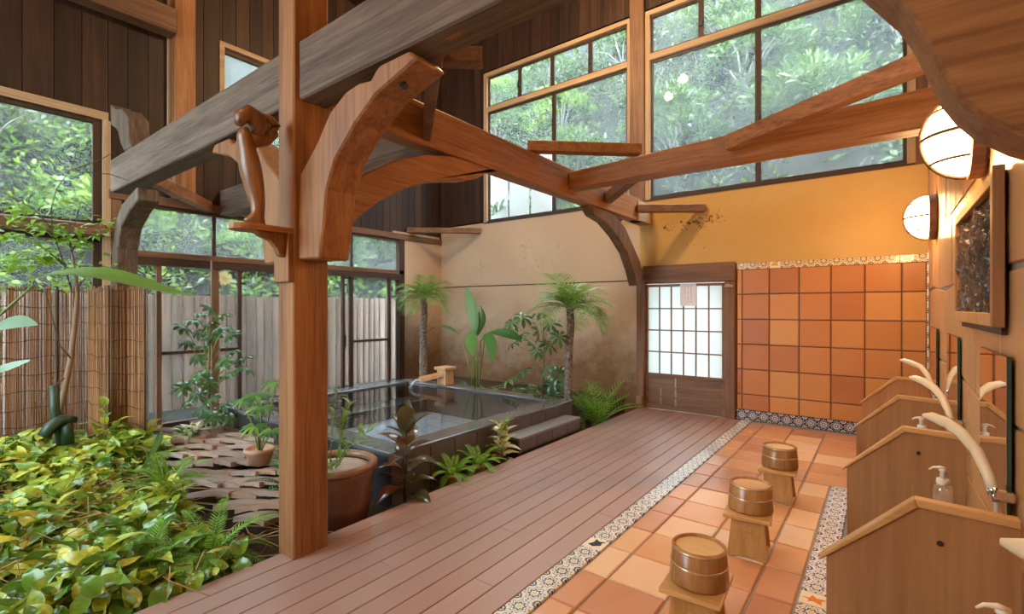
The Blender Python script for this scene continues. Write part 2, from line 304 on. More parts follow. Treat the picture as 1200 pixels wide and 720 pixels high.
plain('stem_green', (0.14, 0.22, 0.05), 0.5); plain('stem_brown', (0.20, 0.125, 0.07), 0.7, nscale=20); plain('stem_dark', (0.06, 0.04, 0.025), 0.6); plain('stem_red', (0.32, 0.20, 0.07), 0.6); plain('twig_grey', (0.30, 0.28, 0.25), 0.8)
m, t, out = nt('palm_trunk'); v = coords(t); vo = N(t, 'ShaderNodeTexVoronoi'); vo.inputs['Scale'].default_value = 30; L(t, v, vo.inputs['Vector']); c = mixc(t, vo.outputs[0], (0.33, 0.26, 0.21), (0.09, 0.06, 0.04)); finish(t, out, c, 0.8, vo.outputs[0], 0.8, 0.02, 0.2)

# ------------------------------------------------------------------ mesh helpers
class MB:
    def __init__(s): s.v = []; s.f = []
    def add(s, vs, fs, M=None):
        k = len(s.v)
        s.v += [tuple(M @ Vector(p)) for p in vs] if M is not None else [tuple(p) for p in vs]
        s.f += [tuple(i + k for i in f) for f in fs]; return s
    def box(s, x0, x1, y0, y1, z0, z1, M=None):
        return s.add([(x0, y0, z0), (x1, y0, z0), (x1, y1, z0), (x0, y1, z0), (x0, y0, z1), (x1, y0, z1), (x1, y1, z1), (x0, y1, z1)],
                     [(0, 3, 2, 1), (4, 5, 6, 7), (0, 1, 5, 4), (1, 2, 6, 5), (2, 3, 7, 6), (3, 0, 4, 7)], M)
    def slab(s, x0, x1, y0, y1, z0, z1, c=0.004, M=None):   # box with chamfered top
        v = [(x0, y0, z0), (x1, y0, z0), (x1, y1, z0), (x0, y1, z0), (x0, y0, z1 - c), (x1, y0, z1 - c), (x1, y1, z1 - c), (x0, y1, z1 - c),
             (x0 + c, y0 + c, z1), (x1 - c, y0 + c, z1), (x1 - c, y1 - c, z1), (x0 + c, y1 - c, z1)]
        f = [(0, 3, 2, 1), (8, 9, 10, 11)]
        for a in (0, 4):
            for i in range(4): j = (i + 1) % 4; f.append((a + i, a + j, a + 4 + j, a + 4 + i))
        return s.add(v, f, M)
    def bar(s, p0, p1, w, h, up=(0, 0, 1), w2=None, h2=None):
        p0 = Vector(p0); p1 = Vector(p1); d = (p1 - p0).normalized(); u = Vector(up)
        side = d.cross(u).normalized(); u = side.cross(d).normalized(); w2 = w if w2 is None else w2; h2 = h if h2 is None else h2
        v = []
        for p, a, b in ((p0, w, h), (p1, w2, h2)):
            for sx, sy in ((-1, -1), (1, -1), (1, 1), (-1, 1)): v.append(p + side * (sx * a / 2) + u * (sy * b / 2))
        return s.add(v, [(0, 1, 2, 3), (7, 6, 5, 4), (0, 4, 5, 1), (1, 5, 6, 2), (2, 6, 7, 3), (3, 7, 4, 0)])
    def prism(s, pts, off):
        n = len(pts); off = Vector(off); v = [Vector(p) for p in pts] + [Vector(p) + off for p in pts]
        f = [tuple(range(n)), tuple(range(2 * n - 1, n - 1, -1))] + [(i, i + n, (i + 1) % n + n, (i + 1) % n) for i in range(n)]
        return s.add(v, f)
    def tube(s, path, rad, n=8, cap=True, squash=1.0):
        path = [Vector(p) for p in path]; m = len(path); rad = rad if isinstance(rad, (list, tuple)) else [rad] * m
        v = []; ref = Vector((0.13, 0.31, 0.94))
        for i, p in enumerate(path):
            d = (path[min(i + 1, m - 1)] - path[max(i - 1, 0)]).normalized()
            a = d.cross(ref)
            if a.length < 0.05: a = d.cross(Vector((1, 0, 0)))
            a.normalize(); b = d.cross(a).normalized()
            for k in range(n):
                an = 2 * PI * k / n; v.append(p + a * (rad[i] * math.cos(an)) + b * (rad[i] * squash * math.sin(an)))
        f = [(i * n + k, i * n + (k + 1) % n, (i + 1) * n + (k + 1) % n, (i + 1) * n + k) for i in range(m - 1) for k in range(n)]
        if cap: f += [tuple(range(n - 1, -1, -1)), tuple((m - 1) * n + k for k in range(n))]
        return s.add(v, f)
    def lathe(s, prof, n=24, c=(0, 0, 0), sx=1.0, sy=1.0, cap=True):
        v = []; m = len(prof)
        for r, z in prof:
            for k in range(n): a = 2 * PI * k / n; v.append((c[0] + r * sx * math.cos(a), c[1] + r * sy * math.sin(a), c[2] + z))
        f = [(i * n + k, i * n + (k + 1) % n, (i + 1) * n + (k + 1) % n, (i + 1) * n + k) for i in range(m - 1) for k in range(n)]
        if cap: f += [tuple(range(n - 1, -1, -1)), tuple((m - 1) * n + k for k in range(n))]
        return s.add(v, f)
    def mesh(s, name, mat, smooth=False, off=(0, 0, 0)):
        me = bpy.data.meshes.new(name); o = off
        me.from_pydata([(p[0] - o[0], p[1] - o[1], p[2] - o[2]) for p in s.v], [], s.f)
        if mat: me.materials.append(MATS[mat])
        if smooth: me.polygons.foreach_set('use_smooth', [True] * len(me.polygons))
        me.update(); return me
    def build(s, name, mat, parent=None, smooth=False, bevel=0.0, at=None, seg=1):
        off = wloc(parent) if parent is not None else Vector((0, 0, 0))
        loc = Vector(at) if at is not None else Vector((0, 0, 0))
        me = s.mesh(name, mat, smooth, tuple(loc))
        o = bpy.data.objects.new(name, me); COL.objects.link(o); o.parent = parent; o.location = loc - off
        if bevel:
            b = o.modifiers.new('bevel', 'BEVEL'); b.width = bevel; b.segments = seg; b.limit_method = 'ANGLE'; b.angle_limit = 0.6
        return o
def wloc(o):
    p = Vector((0, 0, 0))
    while o is not None: p = p + o.location; o = o.parent
    return p
def tag(o, label=None, cat=None, group=None, kind=None):
    if label: o['label'] = label
    if cat: o['category'] = cat
    if group: o['group'] = group
    if kind: o['kind'] = kind
    return o
def thing(name, label, cat, loc=(0, 0, 0), group=None, rz=0.0, kind=None):
    o = bpy.data.objects.new(name, None); COL.objects.link(o); o.location = loc; o.rotation_euler = (0, 0, rz); o.empty_display_size = 0.1
    return tag(o, label, cat, group, kind)
def inst(name, me, parent, M, mods=None):
    o = bpy.data.objects.new(name, me); COL.objects.link(o); o.parent = parent; o.matrix_basis = M; return o
def copy_tree(o, parent=None):
    c = o.copy(); COL.objects.link(c); c.parent = parent
    for ch in list(o.children): copy_tree(ch, c)
    return c
def orient(pos, d, up=(0, 0, 1), s=1.0):   # local +Y along d, +Z near up
    d = Vector(d).normalized(); u = Vector(up); x = d.cross(u)
    if x.length < 0.02: x = d.cross(Vector((1, 0, 0)))
    x.normalize(); u = x.cross(d).normalized()
    M = Matrix(((x.x, d.x, u.x, pos[0]), (x.y, d.y, u.y, pos[1]), (x.z, d.z, u.z, pos[2]), (0, 0, 0, 1)))
    return M @ Matrix.Diagonal((s, s, s, 1))

# ================================================================== THE ROOM
XL, XR, YB, YF, ZC = -7.0, 0.377, 6.832, -2.7, 6.5
# ---- ground under everything
tag(MB().box(XL - .1, XR + .3, YF - .3, YB + .3, -1.0, -0.62).build('foundation', 'soil'), 'dark earth under the bath house floor', 'ground', kind='structure')
# ---- tiled floor
fl = MB().box(-1.475, XR + .1, YF, YB + .05, -0.2, -0.008).build('floor', 'grout'); tag(fl, 'terracotta tile floor of the washing area with grey grout', 'floor', kind='structure')
# painted border tiles between deck and terracotta
def tile_mesh(w, h, th, mat, c=0.003): return MB().slab(-w / 2, w / 2, -h / 2, h / 2, 0, th, c).mesh('tile', mat)
pt = tile_mesh(.126, .126, .014, 'painted_tile')
ptc = tile_mesh(.126, .126, .012, 'painted_tile_cream'); ptn = tile_mesh(.126, .126, .012, 'painted_tile_navy'); ptp = tile_mesh(.126, .126, .014, 'cream_glaze')
def place_tile(name, me, parent, pos, rot=None):
    M = Matrix.Translation(Vector(pos) - wloc(parent))
    if rot is not None: M = M @ rot
    return inst(name, me, parent, M)
k = 0; y = YF + .4
while y < 6.74:
    special = abs(y - 2.72) < .07
    o = place_tile('border_tile', ptp if special else pt, fl, (-1.403, y, -.009 + R.uniform(0, .002)))
    if special:
        b = MB(); b.prism([(-.035, -.03, .0145), (.0, -.045, .0145), (.04, -.01, .0145), (.03, .02, .0145), (.05, .045, .0145), (.01, .03, .0145), (-.02, .05, .0145), (-.015, .01, .0145)], (0, 0, .001)); mo = b.build('bird_motif', 'ink_paint', o); mo.location = (0, 0, 0); mo['label'] = 'dark blue painted bird'
    y += .131
# terracotta grid
TL = .326
tmeshes = {}
def terra(w, h, mat='floor_terracotta'):
    key = (round(w, 3), round(h, 3), mat)
    if key not in tmeshes: tmeshes[key] = MB().slab(-w / 2, w / 2, -h / 2, h / 2, 0, .014, .006).mesh('tile', mat)
    return tmeshes[key]
xs = [-1.333, -1.178, -.856, -.534, -.346]
ny = 0
ys = [2.05 + .33 * i for i in range(-5, 15)]
ys = [v for v in ys if v < 6.62] + [6.68]
for j in range(len(ys) - 1):
    cols = list(zip(xs[:-1], xs[1:]))
    if ys[j] > 4.66: cols = [c for c in cols[:-1]] + [(-.534, -.208), (-.208, .118), (.118, XR)]
    for x0, x1 in cols:
        g = .011; place_tile('floor_tile', terra(x1 - x0 - g, ys[j + 1] - ys[j] - g), fl, ((x0 + x1) / 2, (ys[j] + ys[j + 1]) / 2, -.011 + R.uniform(-.001, .002)))
# second painted strip by the washing stalls and the grey channel
y = 0.2
while y < 4.66:
    special = abs(y - 2.82) < .06
    o = place_tile('border_tile', ptp if special else pt, fl, (-.275, y, -.009 + R.uniform(0, .002)))
    if special:
        b = MB(); b.prism([(-.05, -.005, .0145), (-.02, .0, .0145), (-.01, .035, .0145), (.01, .012, .0145), (.05, .02, .0145), (.03, -.01, .0145), (.035, -.04, .0145), (.0, -.022, .0145), (-.025, -.035, .0145), (-.02, -.012, .0145)], (0, 0, .001)); mo = b.build('bird_motif', 'orange_paint', o); mo.location = (0, 0, 0); mo['label'] = 'orange painted bird'
    y += .131
MB().slab(-.205, XR, 0.1, 4.7, -.009, .004, .004).build('wash_channel', 'step_stone', fl)
MB().box(XL, -1.48, YF, YF + .02, -.3, -.05).build('floor_edge', 'dark_frame_X', fl)
# ---- composite deck
dk = MB().box(-2.80, -1.49, YF, YB, -.16, -.032).build('wooden_deck', 'dark_frame_Y'); tag(dk, 'reddish brown composite board deck between bath and tiles', 'deck', kind='structure')
W = (2.832 - 1.475) / 10
joints = [3.1, 1.95, 4.4, 2.5, 5.2, 1.75, 3.7, 2.2, 4.9, 2.9]
for i in range(10):
    x0 = -1.475 - W * (i + 1)
    segs = [YF, joints[i], YB - .05]
    for a, b_ in zip(segs[:-1], segs[1:]):
        MB().slab(x0 + .003, x0 + W - .003, a + .001, b_ - .001, -.03, 0, .002).build('plank', 'decking', dk)
# ---- garden soil
g = MB(); nx, nyy = 24, 20
gv = []
for i in range(nx + 1):
    for j in range(nyy + 1):
        gv.append((XL + (4.17) * i / nx, YF + (2.48 - YF) * j / nyy, -.16 + .05 * math.sin(i * 1.7) * math.cos(j * 2.1) + .08 * (1 - i / nx)))
g.add(gv, [(i * (nyy + 1) + j, (i + 1) * (nyy + 1) + j, (i + 1) * (nyy + 1) + j + 1, i * (nyy + 1) + j + 1) for i in range(nx) for j in range(nyy)])
g.box(XL, -2.83, YF, 2.48, -.62, -.3); g.box(-3.1, -2.83, 2.4, YB, -.62, -.12); g.box(XL, -3.1, 5.32, YB, -.62, .12); g.box(XL, -6.16, 2.4, 5.4, -.62, .02)
tag(g.build('garden_soil', 'soil', smooth=False), 'dark earth of the indoor garden beds', 'soil', kind='structure')

# ---- back wall
wb = MB().box(XL - .2, -2.80, YB + .055, YB + .16, -.6, 3.0).box(-1.62, XR + .2, YB + .055, YB + .16, -.6, 3.0).box(-2.80, -1.62, YB + .055, YB + .16, 1.8, 3.0).box(-2.80, -1.62, YB + .055, YB + .16, -.6, -.02).build('wall_back', 'dark_grout'); tag(wb, 'back wall of old plaster, terracotta tiles and dark boards', 'wall', kind='structure')
MB().box(XL, -2.86, YB, YB + .06, -.5, 1.843).build('plaster_panel', 'plaster_tan', wb)
MB().box(XL, -2.86, YB, YB + .06, 1.863, 3.02).build('plaster_panel', 'plaster_tan', wb)
MB().box(XL, -2.86, YB + .02, YB + .06, 1.842, 1.864).build('joint_strip', 'dark_frame_X', wb)
MB().box(-2.86, XR + .1, YB, YB + .06, 2.03, 3.02).build('plaster_panel', 'plaster_ochre', wb)
MB().box(-1.545, XR + .1, YB + .02, YB + .06, -.1, 2.06).build('tile_bed', 'dark_grout', wb)
RX = Matrix.Rotation(PI / 2, 4, 'X')   # tile lying in XY, top +Z -> top faces -Y
cx = [-1.533, -1.466, -1.149, -.824, -.498, -.174, .155, XR - .012]
zr = [.085, .331, .655, .978, 1.302, 1.626, 1.948]
zr = [.128] + zr[1:]
for i in range(len(cx) - 1):
    for j in range(len(zr) - 1):
        g_ = .012; w_ = cx[i + 1] - cx[i] - g_; h_ = zr[j + 1] - zr[j] - g_
        place_tile('wall_tile', terra(w_, h_, 'wall_terracotta'), wb, ((cx[i] + cx[i + 1]) / 2, YB + .022 - R.uniform(0, .003), (zr[j] + zr[j + 1]) / 2), RX)
x = -1.47; k = 0
while x < XR - .03:
    sp = (k == 3)
    o = place_tile('border_tile', ptp if sp else ptc, wb, (x, YB + .020, 2.01), RX)
    if sp:
        b = MB(); b.prism([(-.045, -.03, .0145), (.04, -.03, .0145), (.03, -.012, .0145), (.0, .02, .0145), (-.03, -.005, .0145)], (0, 0, .001)); b.build('bird_motif', 'ochre_paint', o).location = (0, 0, 0)
        b = MB(); b.prism([(-.005, .03, .015), (.04, -.002, .015), (.02, .03, .015)], (0, 0, .001)); b.build('bird_motif', 'ink_paint', o).location = (0, 0, 0)
    place_tile('border_tile', ptn, wb, (x, YB + .018, .062), RX)
    x += .1285; k += 1
# back wall: boards left of and above the windows
def boards(parent, axis, a0, a1, w, zlo, zhi, plane, sgn, mat='dark_board'):
    a = a0
    while a < a1 - .02:
        b_ = min(a + w * R.uniform(.9, 1.1), a1); d = R.uniform(0, .006)
        o = MB()
        if axis == 'X': o.box(a + .003, b_ - .003, plane - d, plane + .03, zlo, zhi)
        else: o.box(plane - .03, plane + d, a + .003, b_ - .003, zlo, zhi)
        o.build('board', mat, parent)
        a = b_
boards(wb, 'X', XL, -5.88, .15, 3.05, ZC, YB - .005, 1)
boards(wb, 'X', -5.88, XR, .19, 5.80, ZC, YB - .005, 1)
MB().box(XL - .1, -5.87, YB + .03, YB + .1, 3.0, ZC).build('backing', 'dark_board', wb)
MB().box(-5.9, XR + .1, YB + .03, YB + .1, 5.78, ZC).build('backing', 'dark_board', wb)
MB().box(.27, XR + .1, YB - .01, YB + .1, 3.0, 5.85).build('side_post', 'brown_timber_Z', wb)

# ---- windows in the back wall
def window_x(name, label, x0, x1, z0, z1, rails, uppers, lowers, latch_u=(), latch_l=(), yy=YB):
    w = thing(name, label, 'window', ((x0 + x1) / 2, yy, z0), kind='structure')
    MB().box(x0 - .07, x1 + .07, yy - .02, yy + .09, z1, z1 + .065).build('head', 'pale_timber_X', w)
    MB().box(x0 - .07, x0, yy - .02, yy + .09, z0 - .02, z1).build('jamb', 'pale_timber_Z', w)
    MB().box(x1, x1 + .07, yy - .02, yy + .09, z0 - .02, z1).build('jamb', 'pale_timber_Z', w)
    MB().box(x0 - .07, x1 + .07, yy - .01, yy + .09, z0 - .04, z0).build('sill', 'dark_frame_X', w)
    rz0, rz1 = rails
    MB().box(x0, x1, yy - .015, yy + .09, rz0, rz1).build('transom_rail', 'pale_timber_X', w)
    for (zz0, zz1, muls, nm) in ((rz1, z1, uppers, 'upper'), (z0, rz0, lowers, 'lower')):
        xs_ = [x0] + list(muls) + [x1]
        for a, b_ in zip(xs_[:-1], xs_[1:]):
            fr = MB(); fw_ = .035
            fr.box(a, b_, yy + .03, yy + .06, zz1 - fw_, zz1); fr.box(a, b_, yy + .03, yy + .06, zz0, zz0 + fw_)
            fr.box(a, a + fw_, yy + .03, yy + .06, zz0 + fw_, zz1 - fw_); fr.box(b_ - fw_, b_, yy + .03, yy + .06, zz0 + fw_, zz1 - fw_)
            s_ = fr.build('sash', 'dark_frame_Z', w)
            MB().box(a + fw_, b_ - fw_, yy + .042, yy + .048, zz0 + fw_, zz1 - fw_).build('pane', 'window_glass', s_)
    for lx, lz in list(latch_u) + list(latch_l):
        MB().box(lx - .012, lx + .03, yy + .0, yy + .03, lz - .05, lz + .03).build('latch', 'black_iron', w)
    return w
window_x('window_1', 'high back window beside the corner boards with two tiers of panes', -5.80, -3.05, 3.04, 5.70, (5.05, 5.135), (-5.08, -4.40, -3.69), (-4.37,), ((-5.1, 5.38), (-3.70, 5.36)))
window_x('window_2', 'high back window above the ochre plaster and terracotta tiles', -2.70, .20, 3.04, 5.70, (5.05, 5.135), (-1.99, -1.28), (-1.28,), ((-2.0, 5.36), (-1.30, 3.9)))
o = MB().box(-2.99, -2.77, YB - .07, YB + .1, 3.02, ZC).build('window_post', 'brown_timber_Z', bevel=.008); tag(o, 'brown square post between the two high back windows', 'post', kind='structure')

# ---- left wall
wl = MB().box(XL - .16, XL - .05, YF, YB + .1, -.6, -.02).build('wall_left', 'dark_grout'); tag(wl, 'left wall of dark upright boards over garden windows', 'wall', kind='structure')
boards(wl, 'Y', YF, 1.60, .24, 3.66, ZC, XL, 1)
boards(wl, 'Y', 1.60, 2.80, .20, 2.80, ZC, XL, 1)
boards(wl, 'Y', 2.80, 4.2, .17, 2.80, 3.65, XL, 1); boards(wl, 'Y', 2.80, 4.2, .17, 4.98, ZC, XL, 1)
boards(wl, 'Y', 4.2, YB, .15, 2.80, ZC, XL, 1)
MB().box(XL - .1, XL - .03, YF, 2.8, 3.66, ZC).box(XL - .1, XL - .03, 4.2, YB + .1, 2.7, ZC).box(XL - .1, XL - .03, 1.5, 4.2, 2.75, 3.65).box(XL - .1, XL - .03, 2.8, 4.2, 4.98, ZC).build('backing', 'dark_board', wl)
MB().box(XL - .06, XL, 5.86, YB + .02, -.3, 2.70).build('plaster_panel', 'plaster_tan', wl)
MB().box(XL - .08, XL + .03, 1.60, YB, 2.695, 2.80).build('wall_girt', 'brown_timber_Y', wl, bevel=.006)
MB().box(XL - .02, XL + .05, 5.60, YB - .1, 2.79, 2.83).build('ledge', 'pale_timber_Y', wl)

# window_3 : the big fixed garden window
w3 = thing('window_3', 'large garden window with a thick timber rail behind the reed blind', 'window', (XL, -.5, 0), kind='structure')
MB().box(XL - .09, XL + .02, YF, 1.60, 3.57, 3.66).build('head', 'pale_timber_Y', w3)
MB().box(XL - .09, XL + .02, 1.55, 1.62, -.05, 3.57).build('jamb', 'pale_timber_Z', w3)
MB().box(XL - .08, XL + .00, YF, 1.60, -.1, .02).build('sill', 'dark_frame_Y', w3)
MB().box(XL - .02, XL + .14, YF, 1.57, 2.24, 2.375).build('rail', 'brown_timber_Y', w3, bevel=.03, seg=3)
MB().box(XL - .07, XL - .01, YF, 1.55, 2.375, 2.42).box(XL - .07, XL - .01, YF, 1.55, 2.19, 2.24).box(XL - .07, XL - .01, 1.47, 1.55, .02, 3.57).box(XL - .07, XL - .01, YF, 1.47, 3.52, 3.57).build('sash', 'dark_frame_Z', w3)
MB().box(XL - .07, XL - .01, -1.1, -1.04, .02, 3.57).build('sash', 'dark_frame_Z', w3)
for a, b_ in ((YF, -1.1), (-1.04, 1.47)):
    MB().box(XL - .045, XL - .039, a, b_, 2.42, 3.52).build('pane', 'door_glass_clear', w3); MB().box(XL - .045, XL - .039, a, b_, .02, 2.19).build('pane', 'door_glass_clear', w3)
# window_4 : transom lights and sliding garden doors
w4 = thing('window_4', 'low garden window with transom lights and sliding glass doors', 'window', (XL, 3.7, 0), kind='structure')
MB().box(XL - .09, XL + .03, 1.62, 5.86, 2.055, 2.13).build('transom_rail', 'brown_timber_Y', w4, bevel=.005)
MB().box(XL - .09, XL + .02, 1.62, 5.86, 1.965, 2.055).build('lower_rail', 'dark_frame_Y', w4)
MB().box(XL - .09, XL + .02, 1.62, 5.86, -.1, .03).build('sill', 'dark_frame_Y', w4)
MB().box(XL - .09, XL + .02, 1.62, 1.72, -.1, 2.69).build('jamb', 'brown_timber_Z', w4)
MB().box(XL - .09, XL + .03, 5.76, 5.88, -.1, 2.69).build('jamb', 'dark_frame_Z', w4)
MB().box(XL - .06, XL + .0, 1.72, 5.76, 2.655, 2.69).build('top_rail', 'dark_frame_Y', w4)
for yy in (2.71, 3.75, 4.80): MB().box(XL - .06, XL - .02, yy - .02, yy + .02, 2.13, 2.655).build('mullion', 'dark_frame_Z', w4)
for yy in (2.70, 4.78): MB().box(XL - .02, XL + .01, yy - .01, yy + .015, 2.36, 2.46).build('latch', 'black_iron', w4)
ed = [1.72, 2.71, 3.75, 4.80, 5.76]
for a, b_ in zip(ed[:-1], ed[1:]): MB().box(XL - .044, XL - .038, a + .02, b_ - .02, 2.13, 2.655).build('transom_pane', 'window_glass', w4)
stiles = [(1.72, .05, 'dark_frame_Z'), (2.095, .05, 'brown_timber_Z'), (2.73, .07, 'brown_timber_Z'), (3.03, .045, 'dark_frame_Z'), (3.72, .07, 'dark_frame_Z'), (4.64, .045, 'dark_frame_Z'), (4.79, .06, 'dark_frame_Z'), (5.57, .05, 'dark_frame_Z'), (5.76, .04, 'dark_frame_Z')]
for yy, w_, mm in stiles: MB().box(XL - .06, XL - .01, yy - w_ / 2, yy + w_ / 2, .03, 1.965).build('stile', mm, w4)
for a, b_ in zip(stiles[:-1], stiles[1:]): MB().box(XL - .038, XL - .032, a[0] + a[1] / 2, b_[0] - b_[1] / 2, .03, 1.965).build('door_pane', 'door_glass_clear', w4)
for a, b_ in ((2.12, 2.70), (2.76, 3.01), (4.82, 5.55)): MB().box(XL - .055, XL - .015, a, b_, .87, .91).build('middle_rail', 'dark_frame_Y', w4)
MB().box(XL - .01, XL + .01, 4.655, 4.675, .80, 1.0).build('door_pull', 'black_iron', w4)
# window_5 : small high window
w5 = thing('window_5', 'small high window in the dark board wall above the tie beam', 'window', (XL, 3.5, 3.65), kind='structure')
MB().box(XL - .09, XL + .03, 2.76, 4.24, 4.93, 4.99).box(XL - .09, XL + .03, 2.76, 4.24, 3.62, 3.67).box(XL - .09, XL + .03, 2.76, 2.82, 3.67, 4.93).box(XL - .09, XL + .03, 4.18, 4.24, 3.67, 4.93).build('frame', 'pale_timber_Y', w5)
MB().box(XL - .07, XL - .02, 2.82, 4.18, 4.87, 4.93).build('sash', 'dark_frame_Y', w5)
MB().box(XL - .048, XL - .042, 2.82, 4.18, 3.67, 4.87).build('pane', 'window_glass', w5)

# ---- right wall : irregular stone slabs and upright boards above
wr = MB().box(XR + .009, XR + .2, YF, YB + .1, -.2, ZC).build('wall_right', 'grout'); tag(wr, 'right wall faced with large irregular orange stone slabs', 'wall', kind='structure')
rows = [(-.02, .52), (.52, 1.02), (1.02, 1.62), (1.62, 2.22)]
RY = Matrix.Rotation(-PI / 2, 4, 'Y')
for r_i, (za, zb) in enumerate(rows):
    y = 0.05 - .3 * (r_i % 2); e0 = 0.0
    la = [0, 0]
    while y < YB - .05:
        wdt = R.uniform(.55, .95); y1 = min(y + wdt, YB)
        if YB - y1 < .3: y1 = YB
        sl = R.uniform(-.12, .12) if y1 < YB else 0.0
        za0 = za + (0.03 * math.sin(y * 2.3 + r_i * 1.9) if r_i else 0); za1 = za + (0.03 * math.sin(y1 * 2.3 + r_i * 1.9) if r_i else 0)
        zb0 = zb + 0.03 * math.sin(y * 2.3 + (r_i + 1) * 1.9); zb1 = zb + 0.03 * math.sin(y1 * 2.3 + (r_i + 1) * 1.9)
        g_ = .008
        X0 = XR + .004 - R.uniform(0, .008)
        pts = [(X0, y - e0 / 2 + g_, za0 + g_), (X0, y1 - sl / 2 - g_, za1 + g_), (X0, y1 + sl / 2 - g_, zb1 - g_), (X0, y + e0 / 2 + g_, zb0 - g_)]
        MB().prism(pts, (.04, 0, 0)).build('stone_slab', 'stone_slab', wr, bevel=.006)
        y = y1; e0 = sl
boards(wr, 'Y', -.3, YB, .16, 2.31, ZC, XR + .032, 1, 'pale_timber_Z') if False else None
zz_ = .2
while zz_ < 2.06:
    place_tile('border_tile', pt, wr, (XR - .004, YB - .068, zz_), Matrix.Rotation(-PI / 2, 4, 'Y')); zz_ += .1285
y = -.3
while y < YB - .02:
    y1 = min(y + R.uniform(.12, .2), YB)
    MB().box(XR + .002 - R.uniform(0, .006), XR + .03, y + .002, y1 - .002, 2.12, ZC).build('board', 'panel_wood', wr); y = y1
MB().box(XR - .002, XR + .03, YF, -.3, -.02, ZC).build('plaster_panel', 'plaster_ochre', wr)
# ---- front wall behind the viewpoint: a glazed garden front
wf = MB().box(XL - .1, -3.33, YF - .12, YF, -.6, .35).box(XL - .1, -3.33, YF - .12, YF, 4.6, ZC).box(-3.33, XR + .2, YF - .12, YF, -.6, ZC).build('wall_front', 'plaster_tan'); tag(wf, 'front wall with low plaster sill under wide windows', 'wall', kind='structure')
w6 = thing('window_6', 'wide front window facing the open garden', 'window', (-5.2, YF - .06, .35), kind='structure')
fr = MB(); fr.box(XL, -3.33, YF - .1, YF, .35, .42); fr.box(XL, -3.33, YF - .1, YF, 4.53, 4.6); fr.box(XL, -3.33, YF - .09, YF, 2.3, 2.38)
xs6 = [XL, -5.2, -3.4]
for x in xs6: fr.box(x, x + .07, YF - .09, YF, .42, 4.53)
fr.build('frame', 'brown_timber_Z', w6)
for a, b_ in zip(xs6[:-1], xs6[1:]):
    for za, zb in ((.42, 2.3), (2.38, 4.53)): MB().box(a + .07, b_, YF - .05, YF - .045, za, zb).build('pane', 'door_glass_clear', w6)
# ---- ceiling
ce = MB().box(XL - .1, XR + .2, YF - .1, YB + .1, ZC, ZC + .12).build('ceiling', 'dark_board'); tag(ce, 'dark boarded ceiling high over the bath', 'ceiling', kind='structure')

# ---- door
d1 = thing('door_1', 'sliding lattice door with frosted panes and a boarded foot', 'door', (-2.22, YB, 0), kind='structure')
dx0, dx1, dz1 = -2.765, -1.675, 1.785
MB().box(dx0, dx0 + .035, YB - .01, YB + .03, .0, dz1).build('stile', 'door_board', d1); MB().box(dx1 - .035, dx1, YB - .01, YB + .03, .0, dz1).build('stile', 'door_board', d1)
MB().box(dx0 + .035, dx1 - .035, YB - .01, YB + .03, dz1 - .035, dz1).build('top_rail', 'door_board', d1)
MB().box(dx0 + .035, dx1 - .035, YB - .01, YB + .03, .46, .51).build('middle_rail', 'door_board', d1)
MB().box(dx0 + .035, dx1 - .035, YB - .01, YB + .03, .0, .06).build('bottom_rail', 'door_board', d1)
ix0, ix1 = dx0 + .035, dx1 - .035; iz0, iz1 = .51, dz1 - .035
for c in range(6):
    for r_ in range(4):
        a = ix0 + (ix1 - ix0) * c / 6; b_ = ix0 + (ix1 - ix0) * (c + 1) / 6; za = iz0 + (iz1 - iz0) * r_ / 4; zb = iz0 + (iz1 - iz0) * (r_ + 1) / 4
        MB().box(a + .001, b_ - .001, YB + .012, YB + .016, za + .001, zb - .001).build('pane', 'frosted_pane', d1)
for c in range(1, 6): MB().box(ix0 + (ix1 - ix0) * c / 6 - .009, ix0 + (ix1 - ix0) * c / 6 + .009, YB - .006, YB + .011, iz0, iz1).build('upright_muntin', 'door_board', d1)
for r_ in range(1, 4): MB().box(ix0, ix1, YB - .009, YB + .010, iz0 + (iz1 - iz0) * r_ / 4 - .009, iz0 + (iz1 - iz0) * r_ / 4 + .009).build('cross_muntin', 'door_board', d1)
MB().box(ix0, ix1, YB + .012, YB + .025, .06, .46).build('foot_board', 'door_board', d1)
for z_ in (.18, .31): MB().box(ix0, ix1, YB - .004, YB + .012, z_ - .011, z_ + .011).build('foot_batten', 'door_board', d1)
MB().box(-2.34, -2.318, YB - .002, YB + .012, .06, .46).build('foot_batten', 'pale_timber_Z', d1)
MB().box(-2.55, -2.528, YB - .002, YB + .012, .06, .31).build('foot_batten', 'pale_timber_Z', d1)
MB().box(dx1 - .06, dx1 + .04, YB - .04, YB - .012, .44, .50).build('door_catch', 'brown_timber_X', d1)
MB().tube([(dx1 - .24, YB - .02, .47), (dx1 - .05, YB - .02, .47)], .006, 6).build('bolt', 'black_iron', d1)
# white wall outside is added to brighten the frosted door
o = MB().box(-2.87, -2.76, YB - .10, YB + .05, -.02, 1.84).build('door_post', 'brown_timber_Z', bevel=.01); tag(o, 'worn square post left of the lattice door under the arched brace', 'post', kind='structure')
MB().box(-2.86, -2.78, YB - .13, YB - .10, .06, .17).build('peg_block', 'pale_timber_Z', o)
o = MB().box(-1.672, -1.545, YB - .05, YB + .05, -.02, 1.80).build('door_jamb', 'brown_timber_Z', bevel=.008); tag(o, 'brown door jamb beside the terracotta wall tiles', 'door jamb', kind='structure')
MB().tube([(-1.66, YB - .07, 1.735), (-1.62, YB - .075, 1.74), (-1.56, YB - .07, 1.73)], [.02, .03, .018], 7).build('rope_knot', 'pale_timber_X', o, True)
o = MB().box(-2.79, -1.54, YB - .06, YB + .05, 1.80, 2.055).build('lintel', 'brown_timber_X', bevel=.01); tag(o, 'rough sawn lintel beam above the lattice door', 'lintel', kind='structure')
